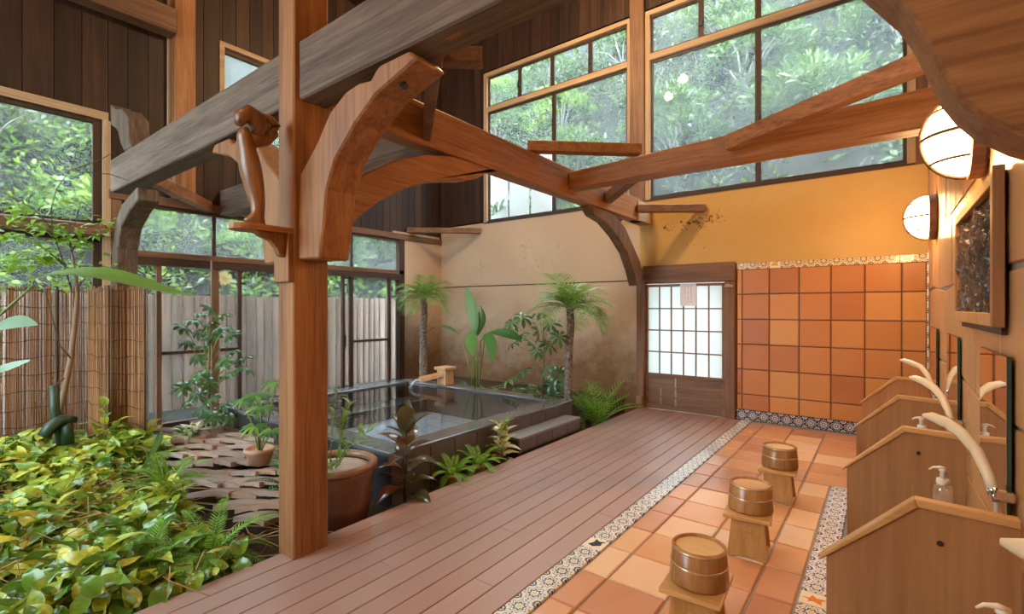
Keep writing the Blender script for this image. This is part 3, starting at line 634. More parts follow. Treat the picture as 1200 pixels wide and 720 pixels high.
nb = thing('paper_notice', 'white paper notice with vertical lines of writing on the lattice door', 'notice', (-2.2, YB - .02, 1.48))
nx0 = onY(797, 340, YB - .02).x; nx1 = onY(816, 340, YB - .02).x
MB().box(nx0, nx1, YB - .022, YB - .019, 1.475, 1.785).build('sheet', 'paper', nb)
wt = MB(); cw = nx1 - nx0
for fx, z0_, z1_ in ((.69, 1.755, 1.515), (.50, 1.755, 1.515), (.31, 1.755, 1.56)):
    z = z0_
    while z > z1_:
        xx = nx0 + cw * fx; h = R.uniform(.008, .014)
        if R.random() < .88:
            for q in range(3):
                hz = R.uniform(0, h); wdt = R.uniform(.006, .013)
                wt.box(xx - wdt / 2, xx + wdt / 2, YB - .0228, YB - .0222, z - hz - .0015, z - hz)
            ox = R.uniform(-.004, .004); wt.box(xx + ox - .001, xx + ox + .001, YB - .0228, YB - .0222, z - h, z)
        z -= .020
wo = wt.build('writing', 'ink_paint', nb); wo['kind'] = 'stuff'

# ================================================================== OUTSIDE
hg = MB()
def hill(f, u0, u1, nu, nv, vmax):
    vv = []
    for i in range(nu + 1):
        for j in range(nv + 1):
            u = u0 + (u1 - u0) * i / nu; v_ = vmax * j / nv
            vv.append(f(u, v_, .35 * math.sin(u * 1.3 + j) + .25 * math.cos(u * 2.7 - j * 1.9)))
    hg.add(vv, [(i * (nv + 1) + j, (i + 1) * (nv + 1) + j, (i + 1) * (nv + 1) + j + 1, i * (nv + 1) + j + 1) for i in range(nu) for j in range(nv)])
def hb(u, v_, n): return (u, YB + 2.0 + v_ * .62 + n * .3, 2.3 + v_ * .85 + n * .2)
def hl(u, v_, n): return (XL - 2.6 - v_ * .62 - n * .3, u, -.1 + v_ * .85 + n * .2)
hill(hb, -16, 8, 36, 14, 13); hill(hl, -9, 10, 30, 14, 12)
hg.box(XL - 2.5, -3.7, YB + .4, YB + 2.4, 2.2, 2.5); hg.box(-.6, XR + 6, YB + .4, YB + 2.4, 2.2, 2.5); hg.box(-3.7, -.6, YB + .17, YB + 2.4, -.3, -.05); hg.box(XL - 3, XL - .17, YF - 6, YB + 3, -.4, -.06); hg.box(XL - 3, XR + 6, YF - 9, YF - .13, -.5, -.1)
tag(hg.build('hillside', 'hill_soil', smooth=True), 'steep wooded hillside of earth around the bath house', 'hillside', kind='structure')
o = MB().box(-3.7, -.6, YB + 1.95, YB + 2.1, -.1, 2.35).build('bounce_wall', 'white_fence'); tag(o, 'pale unseen wall added to bounce daylight into the frosted door', 'wall', kind='structure')  # added beyond view so the frosted panes look bright
# timber fence outside the garden doors
fe = thing('garden_fence', 'tall weathered grey timber fence outside the garden doors', 'fence', (XL - 1.3, 4, 0))
y = .9
while y < 7.6:
    w_ = R.uniform(.12, .165); zt = 1.64 + R.uniform(-.015, .015)
    b = MB(); x_ = XL - 1.3; n_ = 5; pv = []
    for k in range(n_ + 1):
        a = PI * k / n_; pv.append((x_ + .035 * math.sin(a), y + w_ / 2 - (w_ / 2 - .003) * math.cos(a), -.05))
    b.prism(pv, (0, 0, zt + .05)); b.build('board', 'fence_board', fe); y += w_
MB().bar((XL - 1.32, .9, .5), (XL - 1.32, 7.6, .5), .04, .09).build('fence_rail', 'fence_board', fe); MB().bar((XL - 1.32, .9, 1.3), (XL - 1.32, 7.6, 1.3), .04, .09).build('fence_rail', 'fence_board', fe)
wfn = thing('white_fence', 'white board fence on the bank outside the high back window', 'fence', (-6.2, YB + 1.5, 2.5))
for i in range(5):
    a = -8.15 + i * .57; MB().box(a, a + .50, YB + 1.5, YB + 1.53, 2.45, 4.62).build('board', 'white_fence', wfn)
for z_ in (2.8, 3.8): MB().box(-8.2, -5.34, YB + 1.53, YB + 1.57, z_, z_ + .08).build('rail', 'white_fence', wfn)

# ================================================================== TIMBER FRAME
def solo(mb, name, mat, label, cat, group=None, bevel=0.008, seg=1, smooth=False, at=None):
    o = mb.build(name, mat, None, smooth, bevel, at, seg); return tag(o, label, cat, group)
PX0, PX1, PY0, PY1 = -2.866, -2.690, 1.455, 1.675
post = solo(MB().box(PX0, PX1, PY0, PY1, -.02, ZC), 'main_post', 'timber_Z', 'thick square timber post standing on the deck edge', 'post', at=(-2.78, 1.56, 0))
BY0, BY1 = 1.485, 1.665
tb = thing('tie_beam', 'heavy grey weathered beam passing through the thick deck post', 'beam', (-3.2, 1.57, 2.65))
MB().box(-6.41, PX0, BY0, BY1, 2.655, 2.995).build('beam_length', 'grey_timber_X', tb, bevel=.01)
MB().box(PX1, XR - .005, BY0, BY1, 2.655, 2.995).build('beam_length', 'grey_timber_X', tb, bevel=.01)
b = MB(); b.prism([onZ(521, 45, 2.6555), onZ(527, 48, 2.6555), onZ(543, 39, 2.6555), onZ(538, 36.5, 2.6555)], (0, 0, -.002)); b.build('peg', 'timber_X', tb)
ba = thing('long_beam', 'orange timber beam from the deck post to the back wall post', 'beam', (-2.77, 4, 2.65))
MB().box(-2.85, -2.692, PY1, 6.56, 2.655, 2.96).build('beam_length', 'timber_Y', ba, bevel=.008)
MB().box(-2.86, -2.675, 6.35, YB - .005, 2.655, 2.93).build('end_block', 'pale_timber_Y', ba, bevel=.006)  # paler than the beam: window light on its end put into the colour
b = MB(); v = [(-2.69, 4.52, 2.725), (-2.69, 4.70, 2.725), (-2.69, 4.70, 2.91), (-2.69, 4.52, 2.91)]
b.add(v + [(XR - .01, 4.50, 2.725), (XR - .01, 4.70, 2.725), (XR - .01, 4.70, 3.01), (XR - .01, 4.50, 3.01)], [(0, 3, 2, 1), (4, 5, 6, 7), (0, 1, 5, 4), (1, 2, 6, 5), (2, 3, 7, 6), (3, 0, 4, 7)])
solo(b, 'cross_beam', 'timber_X', 'orange tapering cross beam in front of the high back windows', 'beam')
solo(MB().box(XL + .02, -2.853, 2.76, 2.94, 2.67, 3.0), 'rear_tie_beam', 'grey_timber_X', 'shorter grey tie beam behind the thick post', 'beam')
solo(MB().box(XL, XL + .14, 2.21, 2.44, 2.80, ZC), 'wall_post', 'timber_Z', 'upright orange post on the dark board wall', 'post')
solo(MB().box(XL, XL + .02, 2.17, 2.21, 3.0, ZC), 'post_edging', 'pale_timber_Z', 'thin pale edging strip beside the upright wall post', 'strip')
solo(MB().box(XL + .02, XL + .22, -2.6, 2.21, 4.76, 5.06), 'wall_plate', 'brown_timber_Y', 'horizontal brown beam butting the wall post near the ceiling', 'beam')

# curved braces, outlines taken in the plane of the beam that each one carries
def px_Y(pts, Y): return [onY(x, y, Y) for x, y in pts]
def px_X(pts, X): return [onX(x, y, X) for x, y in pts]
br1 = [(361, 303), (360, 250), (365, 200), (370, 170), (386, 132), (405, 107), (420, 97), (434, 94), (440, 82), (445, 76), (479, 59), (488, 68), (480, 75), (440, 110), (415, 145), (392, 187), (382, 222), (379, 260), (374, 303)]
p1 = px_Y(br1, BY0 - .005)
p1[0].x = p1[1].x = PX1; p1[2].x = min(p1[2].x, PX1 + .02)
for q in p1:
    if q.z > 2.652: q.z = 2.652
b1 = solo(MB().prism(p1, (0, .19, 0)), 'knee_brace', 'timber_Z', 'large carved knee brace on the thick post with a bolt hole under the grey beam', 'brace', bevel=.01)
b = MB(); c_ = Vector((0, 0, 0))
bp = onY(474, 101, BY0 + .06); b.tube([bp + Vector((.004, 0, -.004)), bp + Vector((-.02, 0, .03))], .018, 12); b.build('bolt_hole', 'black_iron', b1)
bp = onY(387, 277, BY0 + .07); MB().tube([bp, bp + Vector((-.03, 0, 0))], .017, 12).build('bolt_hole', 'black_iron', b1)
mid = (PX0 + PX1) / 2
solo(MB().prism([Vector((2 * mid - q.x, q.y, q.z)) for q in p1][::-1], (0, .19, 0)), 'knee_brace', 'timber_Z', 'large carved knee brace on the far side of the post behind the carved figure', 'brace', bevel=.01)
# the mirrored brace rising from the right wall close to the viewpoint
fr_ = [(1260, 176), (1200, 160), (1155, 140), (1130, 120), (1110, 96), (1090, 55), (1072, 22), (1055, 0)]
pf = px_Y(fr_, BY0); pf[0].x = min(pf[0].x, XR - .02)
prof = [Vector((XR - .012, BY0, 1.66))] + pf + [Vector((-.09, BY0, 2.36)), Vector((-.26, BY0, 2.50)), Vector((-.5, BY0, 2.60)), Vector((-.66, BY0, 2.652)), Vector((-.10, BY0, 2.652)), Vector((.12, BY0, 2.58)), Vector((XR - .012, BY0, 2.50))]
solo(MB().prism(prof, (0, .18, 0)), 'knee_brace', 'timber_X', 'broad orange knee brace springing from the right wall beside the lamp', 'brace', bevel=.01)
br2 = [(385, 232), (410, 217), (430, 202), (465, 187), (500, 181), (532, 179), (583, 194), (578, 199), (560, 209), (550, 211), (530, 211), (510, 212), (475, 221), (445, 236), (420, 256), (400, 281), (386, 305)]
p2 = px_X(br2, -2.70)
for q in p2:
    if q.z > 2.652: q.z = 2.652
    if q.y < PY1: q.y = PY1
solo(MB().prism(p2, (-.15, 0, 0)), 'arched_brace', 'timber_Y', 'long arched brace from the thick post up to the orange beam', 'brace', bevel=.01)
br3 = [(684, 238), (692, 240), (700, 256), (712, 262), (725, 277), (737, 297), (744, 316), (748, 336), (752, 336), (754, 320), (750, 308), (740, 285), (732, 266), (722, 251), (706, 246)]
p3 = px_X([(690, 238), (697, 252), (710, 260), (724, 277), (736, 297), (743, 318), (747, 335), (752, 335), (753, 320), (750, 306), (741, 285), (733, 267), (722, 253), (712, 246)], -2.72)
for q in p3:
    if q.z > 2.652: q.z = 2.652
    q.y = min(q.y, YB - .01)
b3 = solo(MB().prism(p3, (-.13, 0, 0)), 'arched_brace', 'brown_timber_Z', 'slender arched brace curving down onto the door post', 'brace', bevel=.008)
for (x, y) in ((697, 246), (700, 251), (745, 325), (746, 331)):
    q = onX(x - 2, y, -2.80); MB().tube([q + Vector((0, -.03, 0)), q + Vector((0, .01, 0))], .012, 8).build('bolt_head', 'black_iron', b3)
# S shaped timber at the garden window
ls = px_Y([(130, 352), (130, 322), (131, 300), (135, 262), (142, 240), (160, 219), (161, 234), (151, 247), (141, 267), (137, 292), (136, 322), (136, 352)], BY0)
for q in ls:
    if q.z > 2.652: q.z = 2.652
dxm = 0.0
lo_ = [Vector((ls[-1].x, BY0, -.05))]; hi_ = [Vector((ls[0].x, BY0, -.05))]
sp = solo(MB().prism(hi_ + ls + lo_, (0, .18, 0)), 'curved_post', 'grey_timber_Z', 'curved grey post holding the beam end at the garden window', 'post', bevel=.01)
us = px_Y([(129, 122), (134, 128), (142, 127), (149, 136), (150, 162), (153, 185), (145, 190), (141, 168), (138, 155), (135, 150), (130, 147)], BY0)
us = [Vector((q.x, BY0, max(q.z, 2.997))) for q in us]
solo(MB().prism(us, (0, .18, 0)), 'scroll_bracket', 'grey_timber_Z', 'curled scroll bracket standing on the end of the grey beam', 'bracket', bevel=.01)
# horizontal corner braces
GB = 'corner braces between the beams'
def cbrace(p0, p1_, w, h, mat, label): solo(MB().bar(p0, p1_, w, h), 'corner_brace', mat, label, 'brace', bevel=.006)
cbrace((-2.76, 3.86, 3.02), (-1.93, 4.62, 3.02), .12, .10, 'timber_X', 'corner brace lying over the long beam and cross beam crossing')
cbrace((-2.69, 5.45, 2.79), (-2.02, 4.70, 2.80), .10, .12, 'brown_timber_X', 'corner brace tucked behind the cross beam by the window post')
cbrace((-2.675, 6.30, 2.80), (-1.93, YB - .01, 2.80), .10, .10, 'brown_timber_X', 'corner brace jutting over the stained ochre plaster')
cbrace((-2.86, 6.2, 2.72), (-3.35, YB - .01, 2.72), .10, .10, 'brown_timber_X', 'corner brace behind the slender arched brace at the plaster')
cbrace((XL + .01, 5.95, 2.88), (-5.95, YB - .02, 2.88), .10, .095, 'brown_timber_X', 'corner brace across the plaster corner above the palm')
cbrace((-1.06, 4.44, 2.86), (XR - .01, 3.95, 3.02), .10, .13, 'timber_X', 'corner brace from the cross beam to the right wall near the lamp')
cbrace((-1.72, 1.66, 2.80), (-2.69, 2.48, 2.80), .055, .23, 'brown_timber_X', 'corner brace between the grey beam and the orange beam')
cbrace((-2.27, 1.67, 2.86), (-1.80, 2.08, 2.86), .09, .09, 'brown_timber_X', 'short brace stub behind the grey beam near the high boards')
cbrace((-5.85, 1.66, 2.76), (XL + .03, 2.62, 2.76), .10, .13, 'timber_X', 'corner brace from the grey beam to the garden wall')

# ---- shelf and carved figure on the post
sh = thing('post_shelf', 'small round-fronted orange shelf on the thick post', 'shelf', (-2.775, PY0, 1.85))
pts = [Vector((PX0 + .01, PY0, 1.875)), Vector((PX0 + .01, PY0 - .20, 1.875))]
for k in range(9):
    a = PI * k / 8; pts.append(Vector((mid - .085 * math.cos(a), PY0 - .20 - .11 * math.sin(a), 1.875)))
pts += [Vector((PX1 - .005, PY0 - .2, 1.875)), Vector((PX1 - .005, PY0, 1.875))]
MB().prism(pts, (0, 0, .033)).build('shelf_top', 'timber_Y', sh, bevel=.006)
MB().box(PX0 + .008, PX1 - .002, PY0 - .03, PY0, 1.60, 1.875).build('backplate', 'timber_Z', sh, bevel=.003)
MB().prism([(mid + .05, PY0 - .03, 1.875), (mid + .05, PY0 - .19, 1.875), (mid + .05, PY0 - .17, 1.85), (mid + .05, PY0 - .11, 1.83), (mid + .05, PY0 - .075, 1.79), (mid + .05, PY0 - .06, 1.75), (mid + .05, PY0 - .03, 1.74)][::-1], (-.05, 0, 0)).build('bracket', 'timber_Z', sh, bevel=.003)
fx, fy = mid, PY0 - .17
def fpt(x, y): return onX(x, y, fx)
fg = thing('wood_carving', 'polished abstract root carving standing on the post shelf', 'sculpture', (fx, fy, 1.908))
b = MB()
b.tube([fpt(298, 266), fpt(301, 258), fpt(303, 248), fpt(301, 232), fpt(297, 214), fpt(293, 196), fpt(291, 182), fpt(288, 168), fpt(286, 158), fpt(287, 150)], [.085, .055, .052, .062, .078, .085, .072, .060, .060, .03], 14, True, .7)
b.build('leg_column', 'figure_wood', fg, True).modifiers.new('s', 'SUBSURF').levels = 1
b = MB(); b.tube([fpt(279, 146), fpt(283, 137), fpt(291, 134), fpt(299, 140), fpt(304, 150), fpt(303, 160), fpt(298, 167)], [.02, .045, .058, .062, .058, .045, .02], 12, True, .9)
b.build('head_knot', 'figure_wood', fg, True)
b = MB(); b.tube([fpt(288, 160), fpt(298, 166), fpt(310, 164), fpt(320, 156), fpt(323, 148), fpt(317, 141), fpt(309, 138), fpt(302, 142)], [.03, .042, .042, .036, .032, .028, .028, .02], 10, True, .9)
b.build('curled_arm', 'figure_wood', fg, True)
b = MB(); b.tube([fpt(289, 186), fpt(289, 200), fpt(292, 225), fpt(297, 245), fpt(297, 258)], [.008, .014, .012, .012, .006], 8).build('dark_ridge', 'stem_dark', fg, True)

# ================================================================== BATH
PXL, PXR_, PYN, PYB_ = -6.15, -3.10, 2.48, 5.30
pool = thing('bath_pool', 'raised hot bath of dark slate filled with clear water', 'bath', (-4.8, 3.9, -.2))
RW = .22
MB().box(PXL, PXR_ - .02, PYN + .02, PYB_, -.6, -.12).build('basin_floor', 'pool_floor', pool)
wl_ = MB(); wl_.box(PXR_ - RW, PXR_ - .015, PYN + .015, PYB_, -.12, .265); wl_.box(PXL, PXL + RW, PYN + .015, PYB_, -.12, .265); wl_.box(PXL + RW, PXR_ - RW, PYN + .015, PYN + RW, -.12, .265); wl_.box(PXL + RW, PXR_ - RW, PYB_ - RW, PYB_, -.12, .265)
wl_.build('basin_wall', 'slate_dark', pool)
MB().slab(PXR_ - RW, PXR_ + .012, PYN - .012, PYB_ + .01, .266, .30, .008).build('rim_slab', 'slate_rim', pool)
MB().slab(PXL - .01, PXL + RW, PYN - .012, PYB_ + .01, .266, .30, .008).build('rim_slab', 'slate_rim', pool)
MB().slab(PXL + RW, PXR_ - RW, PYN - .012, PYN + RW, .266, .30, .008).build('rim_slab', 'slate_rim', pool)
MB().slab(PXL + RW, PXR_ - RW, PYB_ - RW, PYB_ + .01, .266, .30, .008).build('rim_slab', 'slate_rim', pool)
MB().add([(PXL + RW - .02, PYN + RW - .02, .276), (PXR_ - RW + .02, PYN + RW - .02, .276), (PXR_ - RW + .02, PYB_ - RW + .02, .276), (PXL + RW - .02, PYB_ - RW + .02, .276)], [(0, 1, 2, 3)]).build('water_surface', 'water', pool)
MB().box(PXL + RW, PXL + RW + .4, PYN + RW, PYB_ - RW, -.12, .06).build('inner_bench', 'slate_dark', pool)
y = PYB_
while y > PYN + .02:
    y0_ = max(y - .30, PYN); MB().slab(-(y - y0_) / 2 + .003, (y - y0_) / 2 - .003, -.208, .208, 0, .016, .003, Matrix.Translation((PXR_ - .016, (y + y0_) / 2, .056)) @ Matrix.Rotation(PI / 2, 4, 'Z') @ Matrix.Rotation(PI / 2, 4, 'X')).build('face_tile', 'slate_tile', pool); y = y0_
x = PXR_
while x > PXL + .02:
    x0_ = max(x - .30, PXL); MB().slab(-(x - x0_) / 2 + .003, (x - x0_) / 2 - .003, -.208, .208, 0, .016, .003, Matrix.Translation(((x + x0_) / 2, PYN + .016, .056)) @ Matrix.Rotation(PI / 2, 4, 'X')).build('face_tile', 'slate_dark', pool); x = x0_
st = thing('bath_step', 'grey slate step beside the bath on the deck edge', 'step', (-2.99, 4.5, 0))
MB().slab(-3.085, -2.872, 3.88, 5.10, .125, .15, .005).build('tread', 'step_stone', st)
MB().box(-3.083, -2.895, 3.885, 5.095, -.12, .124).build('core', 'slate_dark', st)
for k in range(4):
    a = 3.884 + .304 * k; MB().box(-2.894, -2.880, a + .003, a + .301, .002, .124).build('riser_tile', 'slate_tile', st)
MB().box(-3.08, -2.89, 3.872, 3.884, .002, .124).build('riser_tile', 'slate_dark', st)
sp = thing('water_spout', 'pale wooden hot water spout at the back rim of the bath', 'spout', (-5.25, 5.25, .30))
MB().box(-5.34, -5.16, 5.12, 5.30, .301, .52).build('box', 'spout_wood', sp, bevel=.004); MB().box(-5.37, -5.13, 5.09, 5.33, .52, .565).build('lid', 'spout_wood', sp, bevel=.006)
b = MB(); b.bar((-5.25, 5.14, .43), (-5.42, 4.86, .37), .10, .02); b.bar((-5.25 - .05, 5.14 - .03 + .05, .455), (-5.42 - .05, 4.86 + .02, .395), .015, .06); b.bar((-5.25 + .05, 5.14 - .03, .455), (-5.42 + .05, 4.86 - .02, .395), .015, .06)
b.build('chute', 'spout_wood', sp)
MB().tube([(-5.40, 4.89, .395), (-5.45, 4.81, .385), (-5.48, 4.76, .34), (-5.49, 4.745, .275)], [.04, .042, .04, .05], 10, True, .5).build('water_stream', 'falling_water', sp, True)

# ================================================================== WASHING STALLS
stall_y = [2.33, 3.70, 5.0, 6.33]
nm = ['beside the orange bird floor tile', 'second from the orange bird floor tile', 'second from the terracotta wall', 'closest to the terracotta wall']
for i, Y in enumerate(stall_y):
    s_ = thing('stall_partition', 'low wooden washing stall partition with pale cap, ' + nm[i], 'partition', (.09, Y, 0), 'washing stall partitions')
    pp = [(-.185, Y, .0), (XR - .012, Y, .0), (XR - .012, Y, .705), (.092, Y, .715), (-.185, Y, .445)]
    pn_ = MB().prism([Vector(p) for p in pp], (0, .025, 0)).build('panel', 'panel_wood', s_)
    b = MB(); b.prism([Vector(p) for p in [(-.212, Y - .012, .425), (-.202, Y - .012, .452), (.088, Y - .012, .747), (.100, Y - .012, .7165)]][::-1], (0, .049, 0)); b.build('front_cap', 'cap_wood', s_, bevel=.004)
    b = MB(); b.prism([Vector(p) for p in [(.100, Y - .012, .7165), (.088, Y - .012, .747), (XR - .012, Y - .012, .737), (XR - .012, Y - .012, .707)]][::-1], (0, .049, 0)); b.build('top_cap', 'cap_wood', s_, bevel=.004)
    if i < 2: MB().tube([(.16 + .0 * i, Y - .004, .60), (.16, Y + .004, .60)], .010, 10).build('bolt_cap', 'black_iron', pn_)
# ledges that carry the bottles
led = ['in front of the first stall partition', 'between the bird-tile stall partition and its neighbour', 'in the middle washing stall', 'in the stall against the terracotta wall']
for i, (a, b_) in enumerate(((1.30, 2.0), (2.36, 3.22), (3.80, 4.7), (5.1, 6.0))):
    solo(MB().slab(.17, XR - .01, a, b_, .42, .45, .004), 'wash_ledge', 'stone_slab', 'narrow stone ledge ' + led[i], 'ledge', bevel=0)
    if True:
        pass
# mirrors
ml = ['in the stall with the clear soap bottle', 'in the middle washing stall', 'in the stall against the terracotta wall']
for i, Y in enumerate((2.79, 4.28, 5.80)):
    mi = thing('wall_mirror', 'frameless upright mirror ' + ml[i], 'mirror', (XR, Y, .68), 'stall mirrors')
    MB().box(XR - .024, XR - .012, Y - .305, Y + .305, .68, 1.272).build('edge', 'mirror_edge', mi)
    MB().box(XR - .0262, XR - .0245, Y - .303, Y + .303, .682, 1.270).build('glass', 'mirror', mi)
# showers
sl_ = ['in front of the first stall partition', 'in the stall with the clear soap bottle', 'in the middle washing stall', 'in the stall against the terracotta wall']
for i, (Y, dx) in enumerate(((1.12, .05), (2.47, 0), (3.86, 0), (5.16, -.02))):
    s_ = thing('hand_shower', 'cream curved hand shower on a chrome bracket ' + sl_[i], 'shower', (XR - .012, Y, .72), 'hand showers')
    hp = [(.315, Y - .02, .785), (.302, Y + .02, .84), (.280, Y + .07, .905), (.245, Y + .12, .955), (.200 + dx, Y + .16, .985), (.155 + dx, Y + .185, 1.0), (.128 + dx, Y + .195, 1.0)]
    hn_ = MB().tube(hp, [.016, .018, .020, .022, .023, .019, .007], 12).build('handle', 'cream_plastic', s_, True)
    b = MB(); b.tube([(.325, Y - .04, .755), (.312, Y - .018, .795)], .020, 12); b.build('collar', 'chrome', hn_, True)
    MB().box(.31, XR - .012, Y - .06, Y - .025, .765, .80).build('bracket', 'chrome', s_, bevel=.006)
    MB().box(.27, XR - .012, Y + .03, Y + .17, .60, .655).build('mixer', 'chrome', s_, bevel=.012)
    MB().tube([(.318, Y - .045, .76), (.318, Y - .05, .70), (.30, Y - .02, .62), (.29, Y + .04, .565), (.30, Y + .09, .60)], .0085, 8).build('hose', 'hose_grey', s_, True)
# soap bottles
bl = ['standing before the first stall partition', 'standing in the stall with the first mirror', 'standing in the middle washing stall']
for i, (X, Y) in enumerate(((.232, 1.68), (.215, 2.98), (.20, 4.25))):
    s_ = thing('soap_dispenser', 'clear pump soap bottle with cream pump ' + bl[i], 'soap bottle', (X, Y, .451), 'pump soap bottles')
    MB().lathe([(.030, 0), (.036, .006), (.036, .165), (.032, .18), (.020, .19)], 16, (X, Y, .451)).build('bottle', 'clear_plastic', s_, True)
    MB().lathe([(.022, .108), (.024, .110), (.024, .132), (.020, .134)], 16, (X, Y, .531)).build('collar', 'white_plastic', s_, True)
    ps_ = MB().lathe([(.012, .134), (.011, .165), (.016, .168), (.016, .178), (.006, .184)], 12, (X, Y, .531)).build('pump_stem', 'white_plastic', s_, True)
    MB().tube([(X + .012, Y, .531 + .178), (X - .01, Y - .003, .531 + .184), (X - .035, Y - .006, .531 + .180), (X - .05, Y - .008, .531 + .168)], [.012, .013, .009, .005], 8, True, .6).build('nozzle', 'white_plastic', ps_, True)
# stools and tubs
tile_n = ['beside the orange bird tile', 'standing between the other two', 'closest to the terracotta wall']
for i, (X, Y, rz) in enumerate(((-.655, 2.20, .06), (-.64, 3.17, .10), (-.635, 4.16, .06))):
    s_ = thing('bath_stool', 'small four-square wooden bath stool ' + tile_n[i], 'stool', (X, Y, .004), 'wooden bath stools', rz)
    hh = .245
    def ch(mb, name, mat, par, bevel=0.0, smooth=False):
        me = mb.mesh(name, mat, smooth); o = bpy.data.objects.new(name, me); COL.objects.link(o); o.parent = par
        if bevel: q = o.modifiers.new('bevel', 'BEVEL'); q.width = bevel; q.segments = 2; q.limit_method = 'ANGLE'
        return o
    ch(MB().box(-.125, .125, -.15, .15, hh - .022, hh), 'seat', 'stool_top', s_, .004)
    for sy in (-1, 1):
        b = MB()
        pts = [(-.085, sy * .085, hh - .022), (.085, sy * .085, hh - .022), (.105, sy * .125, 0), (.06, sy * .125, 0), (.05, sy * .122, .012), (-.05, sy * .122, .012), (-.06, sy * .125, 0), (-.105, sy * .125, 0)]
        b.prism([Vector(p) for p in (pts if sy < 0 else pts)], (0, -sy * .02, 0)); ch(b, 'leg_board', 'stool_wood', s_)
    ch(MB().box(-.02, .02, -.10, .10, .12, .15), 'stretcher', 'stool_wood', s_)
    t_ = thing('wooden_tub', 'round wooden wash tub upside down on the bath stool ' + tile_n[i], 'tub', (X + .005, Y + .01, .005 + hh), 'wooden wash tubs', rz)
    bd_ = ch(MB().lathe([(.100, .002), (.122, 0), (.124, .01), (.113, .152), (.108, .156), (.101, .154), (.101, .137), (.098, .136)], 36), 'body', 'tub_wood', t_, 0, True)
    ch(MB().lathe([(.1003, .128), (.1003, .1425)], 36), 'base_board', 'tub_lid', t_)
    ch(MB().lathe([(.1185, .074), (.1215, .0755), (.1207, .084), (.1175, .086), (.1185, .074)], 36, cap=False), 'hoop', 'steel_hoop', bd_, 0, True)
    ch(MB().lathe([(.1125, .140), (.1155, .141), (.1145, .150), (.1110, .151), (.1125, .140)], 36, cap=False), 'hoop', 'steel_hoop', bd_, 0, True)

# ---- carved relief picture
ap = thing('relief_panel', 'framed dark carved wood relief hanging on the stone wall', 'wall art', (.345, 3.2, 1.375))
y0, y1, z0, z1 = 2.58, 3.85, 1.375, 1.98
MB().box(.358, XR - .004, y0 + .05, y1 - .02, z0 - .03, z1).build('backing', 'dark_frame_Y', ap)
MB().box(.330, .358, y0, y1, z0, z0 + .055).build('frame_rail', 'cap_wood', ap, bevel=.003); MB().box(.330, .358, y0, y1, z1 - .05, z1).build('frame_rail', 'cap_wood', ap, bevel=.003)
MB().box(.326, .362, y0 - .006, y0 + .045, z0 + .0, z1 + .012).build('frame_stile', 'panel_wood', ap, bevel=.003); MB().box(.330, .358, y1 - .05, y1, z0 + .055, z1 - .05).build('frame_stile', 'panel_wood', ap, bevel=.003)
b = MB(); ny_, nz_ = 130, 46; vv = []
for i in range(ny_ + 1):
    for j in range(nz_ + 1):
        yy = y0 + .045 + (y1 - y0 - .095) * i / ny_; zz = z0 + .055 + (z1 - z0 - .105) * j / nz_
        h = .012 * math.sin(yy * 52 + 1.5 * math.sin(zz * 7)) + .009 * math.sin(yy * 121 + 2 * math.sin(zz * 19)) + .004 * math.sin(zz * 45 + yy * 30) + R.uniform(-.004, .004)
        arch = (zz - z0) / (z1 - z0) - .62 - .28 * abs(math.sin(yy * 6.5))
        if arch > 0: h = -.012
        vv.append((.350 - h * .9, yy, zz))
b.add(vv, [(i * (nz_ + 1) + j, i * (nz_ + 1) + j + 1, (i + 1) * (nz_ + 1) + j + 1, (i + 1) * (nz_ + 1) + j) for i in range(ny_) for j in range(nz_)]); b.build('carving', 'relief_wood', ap)

# ---- wall lamps; the third is added out of view for warm light
lampl = ['beside the knee brace', 'above the corner of the terracotta wall', 'behind the viewpoint, added for warm fill']
for i, Y in enumerate((3.17, 5.80, -.95)):
    l_ = thing('wall_lamp', 'glowing half-dome wall lamp with wooden ribs ' + lampl[i], 'wall lamp', (XR - .004, Y, 2.27), 'half-dome wall lamps')
    rx, ry, rz_ = .165, .185, .195; xb = XR - .065; cz = 2.27
    MB().lathe([(.20, 0), (.205, .01), (.205, .055), (.19, .06)], 28).build('tmp', 'brown_timber_Z')
    o = bpy.data.objects['tmp']; o.name = 'back_ring'; o.parent = l_; o.matrix_basis = Matrix.Rotation(-PI / 2, 4, 'Y') @ Matrix.Diagonal((1, .93, 1, 1))
    b = MB(); nn_, mm_ = 24, 8; vv = []
    for j in range(mm_):
        ph = PI / 2 * j / mm_
        for k in range(nn_):
            a = 2 * PI * k / nn_; vv.append((xb - rx * math.sin(ph), Y + ry * math.cos(ph) * math.cos(a), cz + rz_ * math.cos(ph) * math.sin(a)))
    vv.append((xb - rx, Y, cz)); n0 = mm_ * nn_
    ff = [(j * nn_ + k, j * nn_ + (k + 1) % nn_, (j + 1) * nn_ + (k + 1) % nn_, (j + 1) * nn_ + k) for j in range(mm_ - 1) for k in range(nn_)] + [((mm_ - 1) * nn_ + k, (mm_ - 1) * nn_ + (k + 1) % nn_, n0) for k in range(nn_)]
    b.add(vv, ff).build('shade', 'lamp_paper', l_, True)
    def rib(fn, w=.006): MB().tube([fn(PI * k / 14) for k in range(15)], w, 6).build('rib', 'brown_timber_Z', l_, True)
    e = 1.02
    rib(lambda a: (xb - rx * e * math.sin(a), Y - .02, cz + rz_ * e * math.cos(a)), .011)
    rib(lambda a: (xb - rx * e * math.sin(a), Y + ry * e * math.cos(a), cz), .009)
    rib(lambda a: (xb - rx * e * math.sin(a) * .80, Y + ry * e * math.cos(a) * .80, cz + rz_ * .62), .007)
    rib(lambda a: (xb - rx * e * math.sin(a) * .80, Y + ry * e * math.cos(a) * .80, cz - rz_ * .62), .007)
